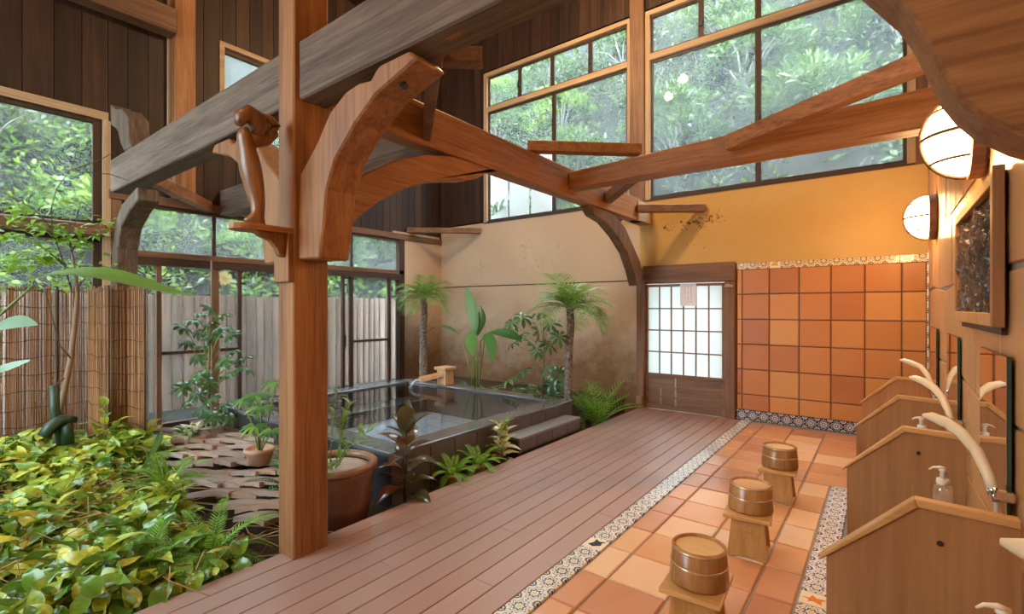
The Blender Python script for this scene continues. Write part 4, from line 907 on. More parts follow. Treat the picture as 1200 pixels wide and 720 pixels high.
# ---- pendant globes under the roof, above the frame; the last added as warm fill
pl_ = ['next to the high window post', 'over the bath', 'near the front wall, added as unseen fill light']
for i, (X, Y, Z) in enumerate(((-3.0, 4.55, 5.75), (-3.4, 4.2, 5.65), (-1.9, -1.5, 5.9))):
    g_ = thing('pendant_lamp', 'round glowing glass globe lamp hanging ' + pl_[i], 'lamp', (X, Y, ZC), 'globe pendant lamps')
    MB().lathe([(.075 * math.sin(PI * k / 14) + .0005, -.075 * math.cos(PI * k / 14)) for k in range(15)], 22, (X, Y, Z)).build('globe', 'globe_glow', g_, True)
    MB().tube([(X, Y, Z + .10), (X, Y, ZC)], .008, 6).build('cord', 'black_iron', g_); MB().lathe([(.05, 0), (.05, .03), (.02, .05)], 14, (X, Y, Z + .065)).build('cap', 'black_iron', g_, True)

# ================================================================== REED BLIND
rb = thing('reed_blind', 'brown split reed blind wrapped around the garden window corner', 'blind', (-6.8, 1.0, -.05))
path = [Vector((-6.80, -2.3, 0)), Vector((-6.80, 1.60, 0)), Vector((-6.62, 1.66, 0)), Vector((-6.66, 1.90, 0))]
path = [Vector((-6.80, -2.3, 0)), Vector((-6.80, 1.385, 0)), Vector((-6.19, 1.435, 0)), Vector((-6.165, 1.57, 0)), Vector((-5.86, 1.645, 0))]
ree = MB(); cords = []
def along(s_):
    for a, b_ in zip(path[:-1], path[1:]):
        l_ = (b_ - a).length
        if s_ <= l_: return a + (b_ - a) * (s_ / l_)
        s_ -= l_
    return path[-1]
TOT = sum((b_ - a).length for a, b_ in zip(path[:-1], path[1:]))
s_ = 0.0
while s_ < TOT:
    p = along(s_); w_ = R.uniform(.006, .011); top = 1.665 + R.uniform(-.035, .02); dx = R.uniform(-.008, .008)
    ree.tube([(p.x + dx, p.y, -.06), (p.x + dx + R.uniform(-.006, .006), p.y + R.uniform(-.012, .012), top)], w_ / 2, 4, True)
    dens = .0068 if s_ > 3.68 else .0098
    s_ += dens * R.uniform(.5, 1.45)
q = ree.build('reeds', 'reed', rb); q['kind'] = 'stuff'
for z_ in [.10 + .17 * k for k in range(10)]:
    MB().tube([along(TOT * k / 60) + Vector((.011, -.013, z_ + .012 * math.sin(k * 1.3 + z_ * 9))) for k in range(61)], .004, 4).build('cord', 'stem_dark', rb)
for s_ in (3.45, 4.295, TOT - .005, 1.5):
    p = along(s_); MB().tube([p + Vector((.014, -.016, -.05)), p + Vector((.014, -.016, 1.68))], .008, 5).build('binding_strip', 'black_iron', rb)

# ================================================================== PLANTS
def blade(Lh, W, n=6, droop=0.25, fold=0.12, shape='ovate', wave=0.0):
    v = []; f = []; y = z = 0.0; a = droop * .3
    for i in range(n + 1):
        t = i / n
        if shape == 'ovate': w = math.sin(PI * min(1, (t * .97 + .03)) ** .72)
        elif shape == 'heart': w = math.sin(PI * (t * .9 + .1) ** .62) if t < 1 else 0
        elif shape == 'lance': w = math.sin(PI * (t * .96 + .04) ** .9) ** .8
        elif shape == 'strap': w = min(1, t * 6 + .25) * min(1, (1 - t) * 4)
        elif shape == 'obov': w = math.sin(PI * (t * .97 + .02) ** 1.35)
        w = max(w, 0.02) * W / 2
        dz = wave * math.sin(t * 9)
        v += [(-w, y, z + fold * w * 2 + dz), (0, y, z), (w, y, z + fold * w * 2 - dz)]
        y += Lh / n * math.cos(a); z += Lh / n * math.sin(a); a -= droop * 2.2 / n
    for i in range(n):
        k = 3 * i; f += [(k, k + 1, k + 4, k + 3), (k + 1, k + 2, k + 5, k + 4)]
    return v, f
def mk(vf, name, mat, smooth=True): 
    b = MB(); b.add(*vf); return b.mesh(name, mat, smooth)
def frond(Lh, npair, pl, droop=1.0, a0=.5, pw=.02, vee=.3, pdroop=.25, taper=1.0):
    b = MB(); y = z = 0.0; a = a0; path = [Vector((0, 0, 0))]; n = npair
    for i in range(n):
        st = Lh / n; y += st * math.cos(a); z += st * math.sin(a); a -= droop / n; path.append(Vector((0, y, z)))
    b.tube(path, [Lh * .011 * (1 - .8 * i / n) + .0012 for i in range(n + 1)], 4)
    for i in range(max(1, n // 7), n + 1):
        t = i / n; l_ = pl * (math.sin(PI * (t * .85 + .12)) ** .7) * (1 if t < .98 else .7)
        d = (path[i] - path[i - 1]).normalized()
        for s_ in (-1, 1):
            fwd = .35 + .55 * t
            dr = (Vector((s_, 0, 0)) * (1 - .3 * t) + d * fwd + Vector((0, 0, vee))).normalized()
            p = path[i]; mid_ = p + dr * l_ * .5; tip = p + dr * l_ - Vector((0, 0, pdroop * l_))
            wv = d * (pw / 2)
            b.add([p - wv * .4, p + wv * .4, mid_ + wv, tip, mid_ - wv], [(0, 1, 2, 4), (4, 2, 3)])
    return b
def palmate(nl, Lf, Wf, droop=.5, pet=.0):
    b = MB()
    if pet: b.tube([(0, 0, 0), (0, pet * .5, .01), (0, pet, 0)], [.004, .003, .003], 4)
    for k in range(nl):
        a = 2 * PI * k / nl + .2; s_ = 1 - .12 * math.cos(a)
        vf = blade(Lf * s_, Wf, 4, droop, .15, 'obov')
        M = Matrix.Translation((0, pet, 0)) @ Matrix.Rotation(a, 4, 'Z') @ Matrix.Rotation(-.15, 4, 'X')
        b.add(vf[0], vf[1], M)
    return b
def rdir(el0, el1, az=None):
    az = R.uniform(0, 2 * PI) if az is None else az; el = R.uniform(el0, el1)
    return Vector((math.cos(az) * math.cos(el), math.sin(az) * math.cos(el), math.sin(el)))
def child_at(name, me, parent, pos, d, up=(0, 0, 1), s=1.0): return inst(name, me, parent, orient(Vector(pos) - wloc(parent), d, up, s))

# ---- palms
def palm(name, label, base, top, r0, r1, nf, fL, seed, el=(.1, 1.2)):
    p = thing(name, label, 'palm', base, kind=None); base = Vector(base); top = Vector(top)
    n = 10; path = [base + (top - base) * (i / n) + Vector((.012 * math.sin(i), .01 * math.cos(i * 1.4), 0)) for i in range(n + 1)]
    b = MB(); b.tube(path, [r0 + (r1 - r0) * i / n for i in range(n + 1)], 12); b.build('trunk', 'palm_trunk', p, True)
    ms = [frond(fL * s_, 19, fL * .46, dr, .0, .021, .32, .28).mesh('frond', 'leaf_palm') for s_, dr in ((1, 1.5), (.92, 1.9), (1.05, 1.2))]
    for k in range(nf):
        az = 2 * PI * k / nf * 1.618 * 2 + .3; e = el[0] + (el[1] - el[0]) * ((k * .381) % 1)
        child_at('frond', ms[k % 3], p, top + rdir(e, e, az) * .03, rdir(e, e, az))
    return p
palm('palm_tree', 'slim palm in the plaster corner beside the garden window', (-6.19, 5.62, .10), (-6.15, 5.60, 1.62), .075, .05, 19, .54, 1, (.1, 1.3))
palm('palm_tree', 'bushy palm at the corner of the bath near the step', (-3.32, 5.55, .10), (-3.25, 5.5, 1.44), .058, .05, 23, .60, 2, (.1, 1.4))
def areca(name, label, base, n, fL, spread, mat='leaf_palm', group=None):
    p = thing(name, label, 'plant', base, group); me = [frond(fL * s_, 15, fL * .26, dr, .1, .012, .25, .2).mesh('frond', mat) for s_, dr in ((1, 1.0), (.8, 1.3), (.9, .8))]
    for k in range(n):
        d = rdir(spread[0], spread[1], 2 * PI * k / n + R.uniform(-.3, .3)); child_at('frond', me[k % 3], p, Vector(base) + Vector((R.uniform(-.05, .05), R.uniform(-.05, .05), 0)), d)
    return p
areca('parlour_palm', 'leafy green parlour palm between the step and the door post', (-2.98, 5.72, -.12), 15, .72, (.8, 1.4), 'leaf_fern')
areca('parlour_palm', 'low dark palm seedling at the end of the bath step', (-2.97, 5.28, -.12), 8, .40, (.5, 1.2), 'leaf_deep')
areca('ground_palm', 'small palm shoots under the bird of paradise', (-4.75, 5.62, .11), 9, .34, (.4, 1.2), 'leaf_palm')
areca('ground_palm', 'small fan of shoots behind the water spout', (-5.1, 5.5, .11), 8, .30, (.4, 1.2), 'leaf_deep')
areca('ground_palm', 'small palm shoots at the foot of the bushy palm', (-3.3, 5.75, .11), 9, .42, (.4, 1.2), 'leaf_palm')
# ---- bird of paradise
YP = 5.62
bp_ = thing('bird_of_paradise_plant', 'tall paddle-leaved plant behind the water spout', 'plant', (-5.02, YP, .10))
def P_(x, y, dy=0.0): return onY(x, y, YP + dy)
def ribbon(path, widths, wdir, fold=.15):
    path = [Vector(p) for p in path]; v = []; f = []; m = len(path)
    for i, p in enumerate(path):
        d = (path[min(i + 1, m - 1)] - path[max(0, i - 1)]).normalized(); w = Vector(wdir); w = (w - d * w.dot(d)).normalized(); nrm = w.cross(d).normalized()
        if nrm.z < 0: nrm = -nrm
        h = widths[i] / 2; v += [p - w * h + nrm * (fold * h), p, p + w * h + nrm * (fold * h)]
    for i in range(m - 1):
        k = 3 * i; f += [(k, k + 1, k + 4, k + 3), (k + 1, k + 2, k + 5, k + 4)]
    b = MB(); b.add(v, f); return b
def paddle(parent, stem, path, widths, wdir, mat='leaf_green', fold=.15, sr=.012):
    MB().tube(stem, [sr * (1 - .5 * i / (len(stem) - 1)) for i in range(len(stem))], 6).build('stem', 'stem_green', parent, True)
    o = ribbon(path, widths, wdir, fold).build('leaf', mat, parent, True); o.modifiers.new('s', 'SUBSURF').levels = 1; o.modifiers[0].render_levels = 1
base_ = Vector((-5.02, YP, .10))
SC = 1 / 75.0
paddle(bp_, [base_, P_(556, 425), P_(556, 392)], [P_(556, 394), P_(557, 378), P_(553, 360), P_(549, 345), P_(546, 336)], [.04, .18, .20, .14, .01], (1, .3, 0))
paddle(bp_, [base_ + Vector((.03, .02, 0)), P_(559, 425, .05), P_(559, 392, .05)], [P_(559, 394, .05), P_(563, 380, .06), P_(565, 370, .06), P_(563, 358, .05)], [.04, .16, .15, .01], (1, .5, 0), 'leaf_deep')
paddle(bp_, [base_, P_(549, 430), P_(542, 402), P_(537, 392)], [P_(538, 393), P_(530, 386), P_(520, 382), P_(509, 383), P_(499, 391)], [.03, .09, .12, .10, .01], (.3, 1, .15))
paddle(bp_, [base_, P_(555, 425, -.1), P_(551, 395, -.15), P_(552, 388, -.2)], [P_(552, 388, -.2), P_(552, 396, -.24), P_(553, 406, -.26), P_(554, 417, -.26)], [.10, .26, .22, .04], (1, 0, 0), 'leaf_green', .12)
paddle(bp_, [base_ + Vector((.05, 0, 0)), P_(564, 425, -.1), P_(563, 400, -.15), P_(568, 394, -.18)], [P_(566, 394, -.18), P_(574, 396, -.22), P_(579, 408, -.25), P_(575, 425, -.25)], [.06, .24, .24, .03], (.9, 0, .5), 'leaf_green', .12)
paddle(bp_, [base_ + Vector((.05, 0, 0)), P_(565, 420), P_(568, 397), P_(571, 390)], [P_(571, 391), P_(582, 389), P_(593, 390), P_(603, 394), P_(612, 400)], [.03, .12, .17, .15, .01], (.15, .6, .7))
# ---- schefflera by the plaster
def scheff(name, label, base, spots, Lf, Wf, mat='leaf_deep', nl=8, stems=None, pot=None):
    p = thing(name, label, 'plant', base); base = Vector(base)
    me = [palmate(nl, Lf * s_, Wf * s_, dr).mesh('leaf', mat, True) for s_, dr in ((1, .45), (.85, .6), (1.1, .35))]
    for i, (pos, d) in enumerate(spots):
        pos = Vector(pos); child_at('leaf', me[i % 3], p, pos, Vector((R.uniform(-1, 1), R.uniform(-1, 1), .1)), d)
        h = max(.05, (pos.z - base.z)); j = Vector((base.x + (pos.x - base.x) * .12, base.y + (pos.y - base.y) * .12, base.z + h * .72))
        MB().tube([j, (j + pos) / 2 + Vector((0, 0, .02)), pos], .005, 4).build('leaf_stalk', 'stem_green', p)
    zt = max(q[0].z if isinstance(q[0], Vector) else q[0][2] for q in spots)
    MB().tube([base, base + Vector((.02, .0, (zt - base.z) * .5)), base + Vector((.0, .02, (zt - base.z) * .9))], [.018, .014, .007], 7).build('trunk', 'stem_brown', p, True)
    return p
pts_ = [(612, 372), (632, 368), (600, 378), (645, 380), (612, 392), (630, 388), (655, 395), (602, 402), (622, 402), (642, 404), (630, 412), (612, 436), (596, 445), (640, 432), (655, 438), (648, 450), (620, 455), (602, 458), (632, 452), (660, 452), (645, 462), (615, 468)]
scheff('schefflera', 'umbrella tree with glossy finger leaves against the stained plaster', (-3.75, 5.6, .10), [(onY(x, y, 5.55 + R.uniform(-.25, .2)), Vector((.35 + R.uniform(-.4, .4), -.7, .7))) for x, y in pts_], .17, .055)
# ---- tall potted schefflera by the garden door
pb = Vector((-5.86, 2.20, .02)); D_ = 5.3
pts2 = [(246, 362), (236, 368), (258, 370), (228, 376), (246, 380), (214, 384), (262, 384), (234, 390), (250, 392), (272, 392), (220, 402), (238, 406), (232, 420), (272, 412), (284, 420), (262, 424), (276, 434), (288, 432), (236, 436), (226, 446), (244, 448), (214, 454), (266, 440), (232, 462), (248, 466), (220, 472), (238, 478), (262, 478), (274, 470), (252, 488), (268, 490)]
tp = scheff('potted_schefflera', 'tall potted umbrella tree beside the garden doors', pb, [(atD(x, y, D_ + R.uniform(-.22, .22)), Vector((.5 + R.uniform(-.5, .5), -.5, .8))) for x, y in pts2], .125, .05, 'leaf_deep', 8)
MB().lathe([(.10, 0), (.13, .02), (.155, .12), (.165, .17), (.175, .175), (.175, .2), (.155, .2), (.15, .18)], 24, (pb.x, pb.y, -.02)).build('pot', 'stone_pot', tp, True)
MB().tube([pb + Vector((.04, .03, .15)), pb + Vector((.03, .03, .8)), pb + Vector((.02, .03, 1.95))], .013, 6).build('support_cane', 'brown_timber_Z', tp)
# low variegated plant in a stone trough next to it
q0 = onZ(222, 520, .0)
tr_ = thing('trough_plant', 'variegated foliage in a rough stone trough by the tile path', 'plant', (q0.x, q0.y, -.02))
MB().box(q0.x - .20, q0.x + .20, q0.y - .1, q0.y + .1, -.05, .11).build('trough', 'tan_stone', tr_, bevel=.02, seg=2)
lm = [mk(blade(.13, .055, 5, .5, .15, 'lance'), 'leaf', 'leaf_varieg'), mk(blade(.16, .05, 5, .7, .15, 'lance'), 'leaf', 'leaf_deep')]
for k in range(34): child_at('leaf', lm[k % 2], tr_, (q0.x + R.uniform(-.18, .18), q0.y + R.uniform(-.08, .08), .10 + R.uniform(0, .06)), rdir(.2, 1.1))
# ---- philodendron and small fern palms on the tile path
q1 = Vector((-4.47, 2.10, .02))
ph = thing('philodendron', 'lobed philodendron in a clay pot in front of the bath', 'plant', q1)
MB().lathe([(.09, 0), (.115, .10), (.13, .11), (.13, .14), (.11, .14), (.105, .12)], 22, (q1.x, q1.y, .05)).build('pot', 'clay_pot', ph, True)
def lobed(Lh):
    b = MB()
    for k in range(9):
        t = k / 8; a = (t - .5) * 4.4; l_ = Lh * (.62 + .38 * math.cos(a * .55))
        vf = blade(l_, Lh * .20, 4, .45, .1, 'lance'); b.add(vf[0], vf[1], Matrix.Rotation(a, 4, 'Z'))
    return b.mesh('leaf', 'leaf_green', True)
lb = lobed(.17)
for (x, y, dp, s_) in ((324, 448, 4.0, 1.0), (300, 464, 4.2, 1.1), (306, 478, 3.95, .9), (298, 500, 4.05, .9), (318, 505, 3.8, .7), (285, 470, 4.3, .7)):
    pos = atD(x, y, dp); child_at('leaf', lb, ph, pos, Vector((.5, -.5, -.25)), Vector((.35, -.35, .8)), s_)
    MB().tube([q1 + Vector((0, 0, .1)), (q1 + pos) / 2 + Vector((.02, 0, .08)), pos], .006, 5).build('leaf_stalk', 'stem_green', ph, True)
areca('ground_palm', 'dark little palm beside the clay pot at the bath', (-4.1, 2.22, -.05), 10, .42, (.4, 1.3), 'leaf_deep')
areca('spider_plant', 'arching strap fronds on the tile path by the post', (-3.75, 1.95, .02), 12, .36, (.1, .8), 'leaf_deep')
# ---- big glazed pot with trailing leaves
c0 = Vector((-3.13, 2.0, -.20))
gp = thing('glazed_planter', 'large brown glazed jar planted with leafy stems beside the post', 'planter', c0)
MB().lathe([(.19, 0), (.21, .02), (.255, .28), (.272, .43), (.275, .50), (.262, .51), (.255, .50)], 36, c0).build('jar', 'glazed_pot', gp, True)
MB().lathe([(.268, .505), (.292, .512), (.296, .54), (.285, .552), (.25, .55), (.245, .51), (.268, .505)], 36, c0, cap=False).build('rim', 'pot_rim', gp, True)
MB().lathe([(.244, .50), (.2, .515), (0, .52)], 24, c0).build('earth', 'stone_pot', gp)
lf = mk(blade(.10, .032, 4, .4, .15, 'lance'), 'leaf', 'leaf_green')
def stems_plant(par, base, tips, npl, lm_, r=.005, mat='stem_green'):
    for tip in tips:
        tip = Vector(tip); b0 = Vector(base) + Vector((R.uniform(-.06, .06), R.uniform(-.06, .06), 0)); m_ = (b0 + tip) / 2 + Vector((0, 0, .07)); pth = [b0, m_, tip]
        MB().tube(pth, [r, r * .8, r * .5], 5).build('stem', mat, par, True)
        for k in range(npl):
            t = .25 + .75 * k / npl; p = b0.lerp(m_, t * 2) if t < .5 else m_.lerp(tip, t * 2 - 1); d = (tip - b0).normalized() * .6 + rdir(-.3, .6) * .9
            child_at('leaf', lm_, par, p, d, (0, 0, 1), R.uniform(.75, 1.15))
cc = c0 + Vector((0, 0, .5))
stems_plant(gp, cc, [atD(437, 503, 3.3), atD(395, 455, 3.5), atD(420, 520, 3.2), atD(392, 560, 3.1), atD(405, 480, 3.6), cc + Vector((-.3, -.1, .35)), cc + Vector((-.1, .2, .45))], 9, lf)
# ---- rubber plant
rbp = Vector((-2.965, 2.50, -.12))
ru = thing('rubber_plant', 'burgundy-leaved rubber plant between bath and deck', 'plant', rbp)
MB().tube([rbp, rbp + Vector((.01, 0, .3)), rbp + Vector((0, .02, .62))], [.014, .012, .007], 7).build('stem', 'stem_dark', ru, True)
rm = [mk(blade(.26, .15, 6, .4, .18, 'ovate'), 'leaf', 'leaf_rubber'), mk(blade(.21, .12, 6, .3, .2, 'ovate'), 'leaf', 'leaf_rubber')]
for k in range(19):
    t = .18 + .82 * k / 18; d = rdir(-.1 + .9 * t * t, .25 + 1.0 * t * t, k * 2.4); child_at('leaf', rm[k % 2], ru, rbp + Vector((0, .02 * t, .62 * t)) + d * .03, d, (0, 0, 1), 1.1 - .15 * t)
child_at('leaf', rm[0], ru, rbp + Vector((0, .02, .60)), (.1, -.05, 1), (.6, -.7, 0))
# ---- ferns along the bath foot
def fern(label, base, n, fL, mat, el=(.3, 1.2), pot=None, group=None, name='fern', pw=.010, ratio=.17):
    p = thing(name, label, 'fern', base, group); base = Vector(base)
    me = [frond(fL * s_, 24, fL * ratio, dr, .2, pw, .1, .1).mesh('frond', mat) for s_, dr in ((1, 1.4), (.8, 1.7), (.9, 1.1))]
    for k in range(n):
        e = el[0] + (el[1] - el[0]) * ((k * .618) % 1); az = 2 * PI * k / n + R.uniform(-.2, .2); child_at('frond', me[k % 3], p, base + rdir(0, 0, az) * .02 + Vector((0, 0, pot[1] if pot else 0)), rdir(e, e, az))
    if pot: MB().lathe([(pot[0] * .75, 0), (pot[0], pot[1] * .9), (pot[0] * 1.05, pot[1]), (pot[0] * .85, pot[1] * .98)], 18, base).build('pot', 'clay_pot', p, True)
    return p
fern('bright green fern in a clay pot by the rubber plant', (-2.955, 3.02, -.11), 16, .25, 'leaf_fern', pot=(.06, .12), ratio=.2)
fern('bright green fern in a clay pot at the middle of the bath side', (-2.955, 3.36, -.11), 16, .28, 'leaf_fern', pot=(.06, .12), ratio=.2)
va = Vector((-2.965, 3.72, -.11)); vp = thing('variegated_rubber_plant', 'cream and green variegated plant in front of the bath step', 'plant', va)
MB().tube([va, va + Vector((0, 0, .18)), va + Vector((.01, .0, .36))], [.01, .008, .005], 6).build('stem', 'stem_red', vp, True)
vm = mk(blade(.19, .105, 5, .35, .18, 'ovate'), 'leaf', 'leaf_varieg')
for k in range(22):
    t = .2 + .8 * k / 21; d = rdir(.0 + .8 * t * t, .3 + t * t, k * 2.4); child_at('leaf', vm, vp, va + Vector((0, 0, .36 * t)), d, (0, 0, 1), 1.05)
MB().lathe([(.05, 0), (.07, .1), (.06, .1)], 16, va).build('pot', 'black_iron', vp, True)
# ---- ferns at the deck edge
fern('feathery green fern spilling over the deck edge by the post', (-3.22, 1.22, -.06), 22, .46, 'leaf_fern', (.1, 1.1), ratio=.15, pw=.011)
fern('feathery green fern between the pothos and the deck', (-3.30, .93, -.06), 20, .40, 'leaf_fern', (.2, 1.2), ratio=.16, pw=.011)
fern('yellow-green fern at the edge of the tile path', (-4.6, 1.42, -.02), 16, .40, 'leaf_lime', (.3, 1.2), ratio=.2, pw=.016)
fern('lime fern among the pothos below the blind', (-5.6, 1.55, -.02), 14, .42, 'leaf_lime', (.3, 1.2), ratio=.2, pw=.016)
cr = Vector((-4.05, 1.28, -.06)); co = thing('croton', 'yellow croton in a small orange pot near the tile path', 'plant', cr)
MB().lathe([(.05, 0), (.07, .1), (.075, .11), (.06, .11)], 16, cr).build('pot', 'clay_pot', co, True)
cm = mk(blade(.14, .045, 4, .5, .15, 'lance'), 'leaf', 'leaf_pothos')
for k in range(34): child_at('leaf', cm, co, cr + Vector((R.uniform(-.07, .07), R.uniform(-.07, .07), .1 + R.uniform(0, .12))), rdir(.1, 1.3))
for i, (x, y, s_, lab) in enumerate(((200, 672, .13, 'broken clay pot shard lying under the deck-edge fern'), (278, 625, .09, 'small broken clay shard beside the deck post'))):
    p = onZ(x, y, -.03); b = MB(); n = 8; vv = []
    for k in range(n + 1):
        a = -.8 + 1.6 * k / n
        for zz in (0, s_ * (.9 + .2 * math.sin(k * 2.1))): vv += [(p.x + s_ * .9 * math.sin(a), p.y - s_ * (math.cos(a) - 1), -.12 + zz), (p.x + s_ * .8 * math.sin(a), p.y - s_ * (.9 * math.cos(a) - 1), -.12 + zz)]
    ff = []
    for k in range(n): a = 4 * k; c2 = a + 4; ff += [(a, c2, c2 + 2, a + 2), (a + 1, a + 3, c2 + 3, c2 + 1), (a + 2, c2 + 2, c2 + 3, a + 3)]
    b.add(vv, ff); solo(b, 'pot_shard', 'clay_pot', lab, 'pot shard', bevel=0)

# ---- path of old roof tiles
tpth = thing('tile_path', 'path of overlapping weathered clay roof tiles in front of the bath', 'path', (-4.6, 1.9, -.1), kind='structure')
def curved_tile(Lh, W, th=.022, rise=.035):
    b = MB(); n = 6; vv = []
    for k in range(n + 1):
        t = k / n - .5; z = rise * (1 - (2 * t) ** 2)
        for yy in (-Lh / 2, Lh / 2): vv += [(W * t, yy, z), (W * t, yy, z + th)]
    ff = []
    for k in range(n):
        a = 4 * k; c2 = a + 4; ff += [(a, a + 2, c2 + 2, c2), (a + 1, c2 + 1, c2 + 3, a + 3), (a, c2, c2 + 1, a + 1), (a + 2, a + 3, c2 + 3, c2 + 2)]
    ff += [(0, 1, 3, 2), (4 * n, 4 * n + 2, 4 * n + 3, 4 * n + 1)]; b.add(vv, ff); return b.mesh('roof_tile', 'old_roof_clay')
tmz = [curved_tile(.22, .33, .040, .012), curved_tile(.20, .27, .036, .018), curved_tile(.24, .38, .042, .022)]
for row, (py, xl) in enumerate(((509, 196), (515, 192), (522, 196), (529, 204), (537, 206), (546, 214), (556, 226), (567, 240), (579, 254), (592, 272), (604, 292))):
    px = xl + R.uniform(0, 14)
    while px < 336:
        p = onZ(px, py, .0); ang = math.atan2(.607, .794) + R.uniform(-.22, .18) - .15
        M = Matrix.Translation((p.x, p.y, -.035 + .006 * (10 - row) + R.uniform(-.008, .012))) @ Matrix.Rotation(ang, 4, 'Z') @ Matrix.Rotation(-.22 + R.uniform(-.07, .07), 4, 'X') @ Matrix.Rotation(R.uniform(-.09, .09), 4, 'Y')
        inst('roof_tile', tmz[R.randrange(3)], tpth, Matrix.Translation(-wloc(tpth)) @ M)
        px += R.uniform(20, 32) * (.75 + .04 * row)

# ---- pothos ground cover
po = thing('pothos_bed', 'dense yellow-green pothos carpeting the garden bed beside the deck', 'ground cover', (-4.8, .8, -.15))
pv = [blade(.19, .08, 6, dr, fo, 'heart', wv) for dr, fo, wv in ((.5, .18, .0), (.8, .25, .006), (.3, .12, .004))]
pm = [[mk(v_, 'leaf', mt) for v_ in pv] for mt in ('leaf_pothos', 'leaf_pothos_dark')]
cand = []
tries = 0
while len(cand) < 3500 and tries < 30000:
    tries += 1
    x = R.uniform(-6.72, -2.80); yy = R.uniform(-.2, 1.75)
    if yy < .095 * abs(x) - .25: continue
    if yy > 1.10 + .10 * (-x - 2.9) and not (yy < 1.3): 
        if yy > 1.05 + .16 * (-x - 3.0) and x > -5.6: continue
    if x > -3.15 and R.random() < .25: continue
    dd = Vector((x, yy, 0)); dep = dd.dot(FW)
    lim = .12 + .13 * math.sin(x * 2.1 + yy * 3) ** 2
    z = -.12 + R.random() ** .7 * lim + (.10 if x < -5.5 else 0)
    cand.append((dep - 1.2 * z, x, yy, z))
cand.sort()
b = [MB(), MB()]; nobj = 0
for i, (dep, x, yy, z) in enumerate(cand):
    d = rdir(-.6, .8); up = (R.uniform(-.9, .9) + .3, R.uniform(-.9, .9) - .3, 1); s_ = R.uniform(.4, 1.08) * (1.1 if dep < 3.2 else 1.0)
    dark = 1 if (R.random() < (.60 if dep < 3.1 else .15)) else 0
    vi = R.randrange(3)
    if x > -2.98: d = Vector((-.6, R.uniform(-.6, .6), .3))
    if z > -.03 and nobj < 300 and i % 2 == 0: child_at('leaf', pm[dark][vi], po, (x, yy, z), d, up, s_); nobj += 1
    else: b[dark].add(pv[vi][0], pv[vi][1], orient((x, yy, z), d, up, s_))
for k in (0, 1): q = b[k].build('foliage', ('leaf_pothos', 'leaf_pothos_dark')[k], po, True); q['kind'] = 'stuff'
sm = MB()
for k in range(420):
    x = R.uniform(-6.6, -2.95); yy = R.uniform(.1, 1.5); a = R.uniform(0, 6.28); l_ = R.uniform(.15, .45); z = -.08 + R.uniform(0, .17)
    sm.tube([(x, yy, z), (x + l_ * .5 * math.cos(a), yy + l_ * .5 * math.sin(a), z + R.uniform(.0, .06)), (x + l_ * math.cos(a + .4), yy + l_ * math.sin(a + .4), z - .03)], .0035, 3, False)
q = sm.build('vines', 'stem_red', po); q['kind'] = 'stuff'
# climbing pothos stem on the blind
cl = thing('climbing_pothos', 'thin pothos vine climbing the corner of the reed blind', 'vine', (-6.08, 1.37, -.1))
stems_plant(cl, (-6.08, 1.37, -.08), [(-6.10, 1.37, .55), (-6.3, 1.34, .30), (-5.9, 1.45, .38)], 6, pm[0][0], .006, 'stem_green')
# ---- young tree in front of the window
yt = thing('young_tree', 'slender young tree with fine bright leaves before the garden window', 'tree', onX(66, 520, -6.25))
TX = -6.25
def tp_(x, y, dx=0.0): return onX(x, y, TX + dx)
MB().tube([tp_(66, 520), tp_(68, 490), tp_(75, 460), tp_(83, 420), tp_(87, 385), tp_(91, 345), tp_(89, 318), tp_(84, 295)], [.030, .028, .027, .025, .022, .017, .012, .008], 8).build('trunk', 'stem_brown', yt, True)
brs = [[(84, 340), (72, 300), (61, 270), (60, 245), (66, 222), (78, 205), (84, 198), (89, 180), (92, 168)], [(84, 199), (105, 192), (120, 186), (134, 178)], [(84, 200), (110, 203), (128, 204), (151, 212)], [(84, 295), (80, 275), (88, 262), (97, 230)], [(84, 295), (100, 268), (118, 262), (135, 272)], [(61, 268), (40, 245), (15, 232), (-5, 222)], [(75, 310), (50, 290), (25, 280), (0, 285)], [(90, 340), (105, 318), (120, 312), (135, 315)], [(83, 420), (70, 405), (50, 330), (30, 310)], [(80, 440), (60, 455), (45, 480)]]
for bi_, p in enumerate(brs): MB().tube([tp_(x, y, R.uniform(-.03, .03) + (.42 * k_ / (len(p) - 1) if bi_ in (0, 3) else .42 + .02 * k_ if bi_ in (1, 2) else 0)) for k_, (x, y) in enumerate(p)], [.007 - .005 * k / (len(p) - 1) for k in range(len(p))], 5).build('branch', 'stem_dark', yt, True)
sm_ = [mk(blade(.08, .046, 3, .4, .1, 'ovate'), 'leaf', 'leaf_lime'), mk(blade(.105, .06, 3, .5, .1, 'ovate'), 'leaf', 'leaf_lime')]
cnt = 0
clus = [(20, 245, 22), (45, 262, 20), (70, 270, 20), (30, 280, 24), (10, 270, 22), (60, 300, 24), (40, 305, 24), (18, 310, 22), (85, 285, 16), (100, 275, 14), (115, 262, 12), (75, 240, 10), (125, 275, 8), (95, 320, 14), (110, 312, 12), (130, 318, 8), (70, 330, 12), (10, 300, 14), (80, 355, 10), (95, 372, 6), (105, 370, 6), (85, 385, 5), (50, 235, 8), (5, 228, 10)]
for x, y, n in clus:
    for k in range(n):
        if cnt >= 298: break
        p = tp_(x + R.gauss(0, 9), y + R.gauss(0, 7), R.uniform(-.12, .15)); child_at('leaf', sm_[R.randrange(2)], yt, p, rdir(-.6, .3), (R.uniform(-.4, .6), R.uniform(-.4, .4), .8), R.uniform(.7, 1.2)); cnt += 1
